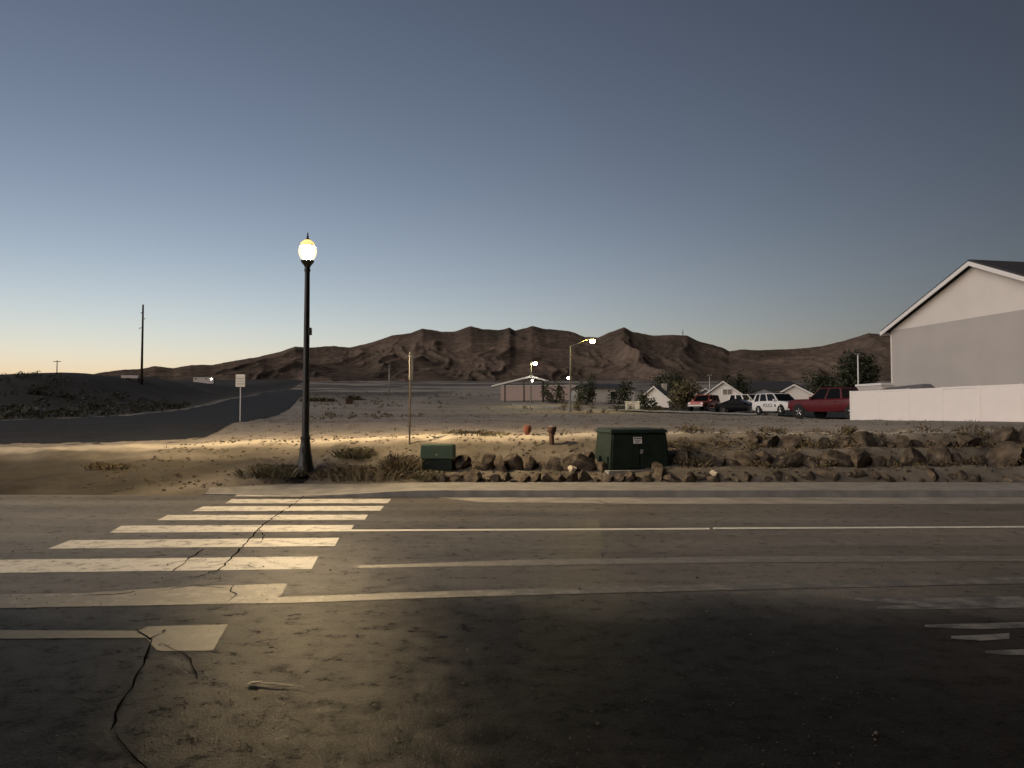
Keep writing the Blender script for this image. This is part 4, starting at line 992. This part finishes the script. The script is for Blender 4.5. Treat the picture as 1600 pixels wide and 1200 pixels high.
def rock_row(label, x0, x1, yf, size, gap, sink=.35, tall=1.0, name='rock_edging', jitter=.12, pale=0.0):
    e = empty(name, ((x0 + x1) / 2, yf((x0 + x1) / 2), z1((x0 + x1) / 2, yf((x0 + x1) / 2))), 0, label, 'rock wall')
    x = x0
    while x < x1:
        s = rng.uniform(*size) * (.55 if rng.random() < .3 else 1); w = s * rng.uniform(.8, 1.35); yv = yf(x) + rng.uniform(-jitter, jitter)
        h = s * rng.uniform(.65, 1.05) * tall
        xx = x + w * .5
        pale_ = rng.random() < pale
        o = link('stone', PALE if pale_ else rng.choice(ROCKS), None, e)
        o.location = Vector((xx, yv, z1(xx, yv - .12) + h * .5 * (1 - sink))) - e.location
        o.scale = (w * .86, s * .76, h * .88); o.rotation_euler = (rng.uniform(-.5, .5), rng.uniform(-.5, .5), rng.uniform(-3, 3))
        x += w * .93 + rng.uniform(0, gap)
    return e
rock_row('row of rough stones edging the back of the sidewalk', -2.1, 13.8, lambda x: 17.20 + .03 * math.sin(x), (.20, .36), .04, sink=.48, tall=.85, pale=.03, jitter=.06)
rock_row('upper row of stones between the two green boxes', -1.35, 2.0, lambda x: 17.95 + .12 * math.sin(2 * x), (.22, .42), .05, sink=.42, tall=1.1, pale=.05)
rock_row('middle terrace row of dark stones right of the transformer box', 3.75, 14.2, lambda x: 18.36 + .05 * math.sin(x * 1.7), (.32, .58), .03, sink=.38, tall=.95, jitter=.08)
rock_row('top terrace row of dark stones below the white fence', 5.9, 15.0, lambda x: 19.72 + .08 * math.sin(x * 1.1), (.30, .52), .05, sink=.40, tall=.85, jitter=.08)
def boulder(px, py, Y, s, label, name='boulder', m=None):
    p = at(px, py, Y); o = link(name, (m or ROCKS[3]).copy(), None); o.location = (p.x, Y, z1(p.x, Y) + s * .25); o.scale = (s * .62, s * .5, s * .5)
    o.rotation_euler = (0, .1, rng.uniform(0, 6)); return tag(o, label, 'rock')
boulder(894, 722, 17.75, .26, 'small pale pointed rock left of the transformer box', m=PALE)
boulder(1117, 748, 17.18, .22, 'bright pale stone in the edging right of the transformer box', m=PALE)
boulder(910, 728, 17.85, .55, 'brown boulder against the left side of the transformer box')
boulder(1024, 736, 17.55, .34, 'rounded pale stone below the transformer box', m=ROCKS[5])

# ------------------------------------------------------------------ plants
def clump_mesh(name, n, rx, ry, rz, leaf, seed, lumps=6, flat_=False):
    r_ = random.Random(seed); vs = []; fs = []
    L_ = [(r_.uniform(-.6, .6) * rx, r_.uniform(-.6, .6) * ry, r_.uniform(.15, .85) * rz, r_.uniform(.3, .55)) for _ in range(lumps)]
    for i in range(n):
        lx, ly, lz, lr = r_.choice(L_)
        d = Vector((r_.gauss(0, 1), r_.gauss(0, 1), r_.gauss(0, 1))).normalized() * (r_.random() ** .4) * lr
        c_ = Vector((lx + d.x * rx, ly + d.y * ry, max(.02, lz + d.z * rz)))
        a = Vector((r_.gauss(0, 1), r_.gauss(0, 1), r_.gauss(0, 1))).normalized(); b = a.orthogonal().normalized(); b.rotate(Matrix.Rotation(r_.uniform(0, 6.28), 3, a))
        s = leaf * r_.uniform(.6, 1.4); k = len(vs)
        t = a.cross(b)
        vs += [c_ - b * s, c_ + t * s * .4, c_ + b * s, c_ - t * s * .4]; fs.append((k, k + 1, k + 2, k + 3))
    me = bpy.data.meshes.new(name); me.from_pydata([tuple(v) for v in vs], [], fs); me.update(); return me
def tuft_mesh(name, n, rad, h, seed, spread=.6):
    r_ = random.Random(seed); vs = []; fs = []
    for i in range(n):
        a = r_.uniform(0, 6.28); q = r_.random() ** .6 * rad; c_ = Vector((math.cos(a) * q, math.sin(a) * q, -.03))
        lean = Vector((math.cos(a) * r_.uniform(.0, spread) + r_.gauss(0, .15), math.sin(a) * r_.uniform(0, spread) + r_.gauss(0, .15), 1)).normalized()
        hh_ = h * r_.uniform(.45, 1.1); w = .006 + .006 * r_.random() + .01 * rad; sd_ = lean.cross(Vector((r_.gauss(0, 1), r_.gauss(0, 1), .1))).normalized() * w
        mid = c_ + lean * hh_ * .55; tip = c_ + lean * hh_ + Vector((lean.x, lean.y, -.3)) * hh_ * .25
        k = len(vs); vs += [c_ - sd_, c_ + sd_, mid + sd_ * .7, mid - sd_ * .7, tip]; fs += [(k, k + 1, k + 2, k + 3), (k + 3, k + 2, k + 4)]
    me = bpy.data.meshes.new(name); me.from_pydata([tuple(v) for v in vs], [], fs); me.update(); return me

def weed(px, Y, rx, h, n, label, m='weed', seed=1):
    g = stand(px, Y); e = empty('weed_clump', (g.x, Y, g.z), 0, label, 'weeds', 'weed clumps along the bank')
    link('foliage', clump_mesh('foliage', n, rx * 1.25, .45, h * .72, .032, seed, 14), M[m], e)
    link('stalks', tuft_mesh('stalks', 260, rx * 1.2, h * .95, seed + 50, 1.1), M['straw' if m == 'weed' else m], e)
weed(428, 17.55, .62, .32, 1300, 'low olive weeds left of the street lamp foot', 'leaf_olive', 3)
weed(556, 18.9, .42, .30, 700, 'dark weeds on the bank right of the lamp pole', 'leaf_olive', 4)
weed(570, 17.45, .95, .34, 2000, 'wide yellowish weeds beside the sidewalk right of the lamp', 'weed', 5)
weed(628, 17.9, .42, .40, 900, 'brown weeds just left of the small green box', 'weed', 6)
weed(668, 17.35, .30, .22, 500, 'green weeds under the small green box', 'leaf_olive', 7)
weed(745, 20.9, .75, .14, 600, 'low dark weeds on the pale strip behind the small green box', 'leaf_olive', 8)
weed(178, 17.9, .45, .16, 400, 'low weeds on the bare dirt at the far left', 'weed', 9)
weed(1075, 18.3, .42, .30, 700, 'brown weeds right of the transformer box', 'weed', 10)

def shrub(px, Y, w_px, h_px, m, label, seed, n=900, name='shrub', group='shrubs by the far street'):
    g = stand(px, Y); w = w_px / F * Y / 2; h = h_px / F * Y
    e = empty(name, (g.x, Y, g.z - .05), 0, label, 'shrub', group)
    link('foliage', clump_mesh('foliage', n, w, w * .8, h, max(.05, w * .09), seed, 9), M[m], e)
    mb = MB()
    for k in range(4): mb.tube((0, 0, 0), (rng.uniform(-.5, .5) * w, rng.uniform(-.4, .4) * w, h * .6), .05, .02, 5)
    mb.build('stem', M['bark'], e)
shrub(1012, 98, 40, 26, 'leaf_dark', 'dark pointed shrub in front of the small pale house', 31)
shrub(985, 92, 16, 13, 'leaf_olive', 'round tan bush in front of the white shed', 32, 400)
shrub(1025, 90, 26, 8, 'weed', 'low tan bushes along the street kerb', 33, 500)
shrub(1068, 92, 62, 40, 'leaf_olive', 'large loose olive shrub left of the orange SUV', 34, 1800)
shrub(1044, 112, 40, 44, 'leaf_dark', 'dark tree-like shrub behind the small pale house', 35)
shrub(905, 88, 22, 12, 'leaf_olive', 'brown scrub at the foot of the tall street light', 36, 500)
shrub(882, 90, 16, 16, 'weed', 'grey scrub just left of the tall street light foot', 37, 400)
shrub(962, 88, 14, 8, 'weed', 'small brown tumbleweed beside the kerb', 38, 300)
shrub(918, 118, 46, 44, 'leaf_dark', 'dark bush behind the tall street light pole', 39, 1200)
shrub(862, 128, 44, 32, 'leaf_dark', 'dark bush between the two street lights', 40, 1000)
shrub(970, 122, 48, 36, 'leaf_dark', 'dark hedge left of the small pale house', 41, 1000)
shrub(1150, 128, 60, 44, 'leaf_dark', 'dark bush behind the white gabled home', 42, 1000)
shrub(500, 135, 60, 6, 'leaf_olive', 'low scrub across the field left of the dumpster', 43, 500, 'shrub', 'scrub in the field')
shrub(560, 150, 40, 6, 'leaf_olive', 'low scrub in the field behind the dumpster', 44, 400, 'shrub', 'scrub in the field')
for i, (px, Y, w) in enumerate(((60, 90, 40), (150, 84, 34), (270, 100, 26), (30, 70, 50), (110, 92, 44), (215, 78, 22))):
    shrub(px, Y, w, 9, 'leaf_dark', ['dark scrub on the left bank near its top', 'dark scrub midway along the left bank', 'reddish dark scrub below the second trailer', 'dark scrub low on the bank at the left frame edge', 'dark scrub under the far left skyline', 'dark scrub at the road side below the wooden pole'][i], 60 + i, 400, 'shrub', 'scrub on the left bank')

def tree(px, Y, w_px, top_y, m, label, seed, n=2600):
    g = stand(px, Y); w = w_px / F * Y / 2; h = at(px, top_y, Y).z - g.z
    e = empty('tree', (g.x, Y, g.z - .1), 0, label, 'tree')
    tr = MB().lathe([(.26, 0), (.19, h * .3), (.12, h * .6), (.05, h * .8)], 8)
    for k in range(7):
        a = rng.uniform(0, 6.28); zz = h * rng.uniform(.25, .6); tr.tube((0, 0, zz), (math.cos(a) * w * .7, math.sin(a) * w * .7, zz + h * .22), .07, .02, 5)
    tr.build('trunk', M['bark'], e)
    c_ = link('crown', clump_mesh('crown', n, w, w, h * .82, w * .065, seed, 22), M[m], e); c_.location = (0, 0, h * .16)
tree(1345, 118, 100, 552, 'leaf_dark', 'big dark tree left of the two-storey house', 71, 4200)
tree(1193, 150, 24, 577, 'leaf_dark', 'small round dark tree rising over the long dark roof', 72, 1200)
tree(1290, 128, 70, 581, 'leaf_dark', 'dark tree behind the red pickup', 73, 2600)
tree(1052, 125, 64, 584, 'leaf_dark', 'dark tree behind the small pale house', 74, 2400)

# dry grass over the bank and field (too many to count)
def scatter(name, n, gen, proto, m, kind='stuff'):
    pv = np.array([v.co[:] for v in proto.vertices]); pf = [list(p.vertices) for p in proto.polygons]
    vs = []; fs = []
    for i in range(n):
        x, yv, s = gen(); z = z1(x, yv); a = rng.uniform(0, 6.28); ca, sa = math.cos(a) * s, math.sin(a) * s
        q = np.stack([pv[:, 0] * ca - pv[:, 1] * sa + x, pv[:, 0] * sa + pv[:, 1] * ca + yv, pv[:, 2] * s + z], 1)
        b = len(vs) and sum(map(len, vs)) or 0
        vs.append(q); fs.append(b)
    k = len(pv); V = np.concatenate(vs); FS = [[j + i * k for j in f] for i in range(n) for f in pf]
    me = bpy.data.meshes.new(name); me.from_pydata(V.tolist(), [], FS); me.update()
    return tag(link(name, me, m), kind=kind)
def gen_bank():
    x = rng.uniform(-9, 14); y0 = float(edge_y(x)) + .3
    return x, rng.uniform(y0, 20.0), rng.uniform(.35, 1.0)
def gen_field():
    yv = 21.8 + 70 * rng.random() ** 1.6; x = rng.uniform(-.45, .62) * yv
    while x < float(road_right(yv)) + .5: x = rng.uniform(-.45, .62) * yv
    return x, yv, rng.uniform(.5, 1.3) * (1 + yv / 60)
scatter('bank_grass', 420, gen_bank, tuft_mesh('t', 9, .06, .14, 90, .9), M['straw'])
scatter('field_grass', 900, gen_field, tuft_mesh('t', 7, .08, .10, 91, 1.0), M['straw'])
pebble = bpy.data.meshes.new('pebble'); bm = bmesh.new(); bmesh.ops.create_icosphere(bm, subdivisions=1, radius=.05)
for v in bm.verts: v.co *= rng.uniform(.7, 1.2); v.co.z *= .6
bm.to_mesh(pebble); bm.free()
def gen_peb():
    x = rng.uniform(-9, 14); y0 = float(edge_y(x)) + .15
    return x, rng.uniform(y0, 21.5), rng.uniform(.25, 1.1)
scatter('gravel', 1500, gen_peb, pebble, M['stone'])

def gen_terrace():
    x = rng.uniform(3.6, 15); return x, rng.choice((18.1, 18.6, 19.5, 19.9, 20.4)) + rng.uniform(-.2, .2), rng.uniform(.4, 1.2)
scatter('terrace_weeds', 170, gen_terrace, clump_mesh('t', 60, .26, .26, .20, .035, 97, 5), M['weed'])
# low sagebrush on the left bank and across the rising field
def gen_sage_bank():
    while True:
        yv = rng.uniform(30, 112); x = float(road_right(yv)) - 13.5 - rng.random() ** 1.3 * 60
        if x > -1.0 * yv: return x, yv, rng.uniform(.5, 1.5)
scatter('bank_sagebrush', 600, gen_sage_bank, clump_mesh('t', 26, .55, .55, .5, .12, 95, 4), M['leaf_dark'])
def gen_sage_field():
    while True:
        yv = 48 + 200 * rng.random() ** 1.2; x = rng.uniform(-.26, .2) * yv
        if x > float(road_right(yv)) + 2 and float(fbm(x * .05, yv * .05, 3)) > .46: return x, yv, rng.uniform(.4, 1.2)
scatter('field_sagebrush', 420, gen_sage_field, clump_mesh('t', 22, .55, .55, .38, .12, 96, 4), M['leaf_olive'])

# loose grit and pebbles on the carriageway
pv_ = np.array([v.co[:] for v in pebble.vertices]); pf_ = [list(p.vertices) for p in pebble.polygons]
gv = []; gf = []
for i in range(1500):
    yv = 2.8 + 7.5 * rng.random() ** 1.5; x = rng.uniform(-.85, .5) * yv; q = rng.uniform(.05, .13) * (2.0 if rng.random() < .05 else 1)
    gv.append(pv_ * q + np.array([x, yv, .012 * q * 2 + .004])); gf += [[j + i * len(pv_) for j in f] for f in pf_]
me = bpy.data.meshes.new('road_grit'); me.from_pydata(np.concatenate(gv).tolist(), [], gf); me.update()
tag(link('road_grit', me, M['stone']), kind='stuff')

# a dry stalk lying on the near carriageway
a = flat(392, 1070); b = flat(474, 1076)
tw = empty('dry_stalk', (a.x, a.y, .008), 0, 'pale dry stalk lying on the dark road in the foreground', 'stalk')
d = b - a
MB().tube((0, 0, .004), d * .45 + Vector((0, 0, .012)), .006, .005, 6).tube(d * .45 + Vector((0, 0, .012)), d + Vector((0, 0, .004)), .005, .002, 6).build('stem', M['twig'], tw)
MB().add([(-.02, -.025, .003), (.05, -.03, .02), (.07, .01, .012), (.0, .02, .004)], [(0, 1, 2, 3)]).build('leaf', M['twig'], tw)
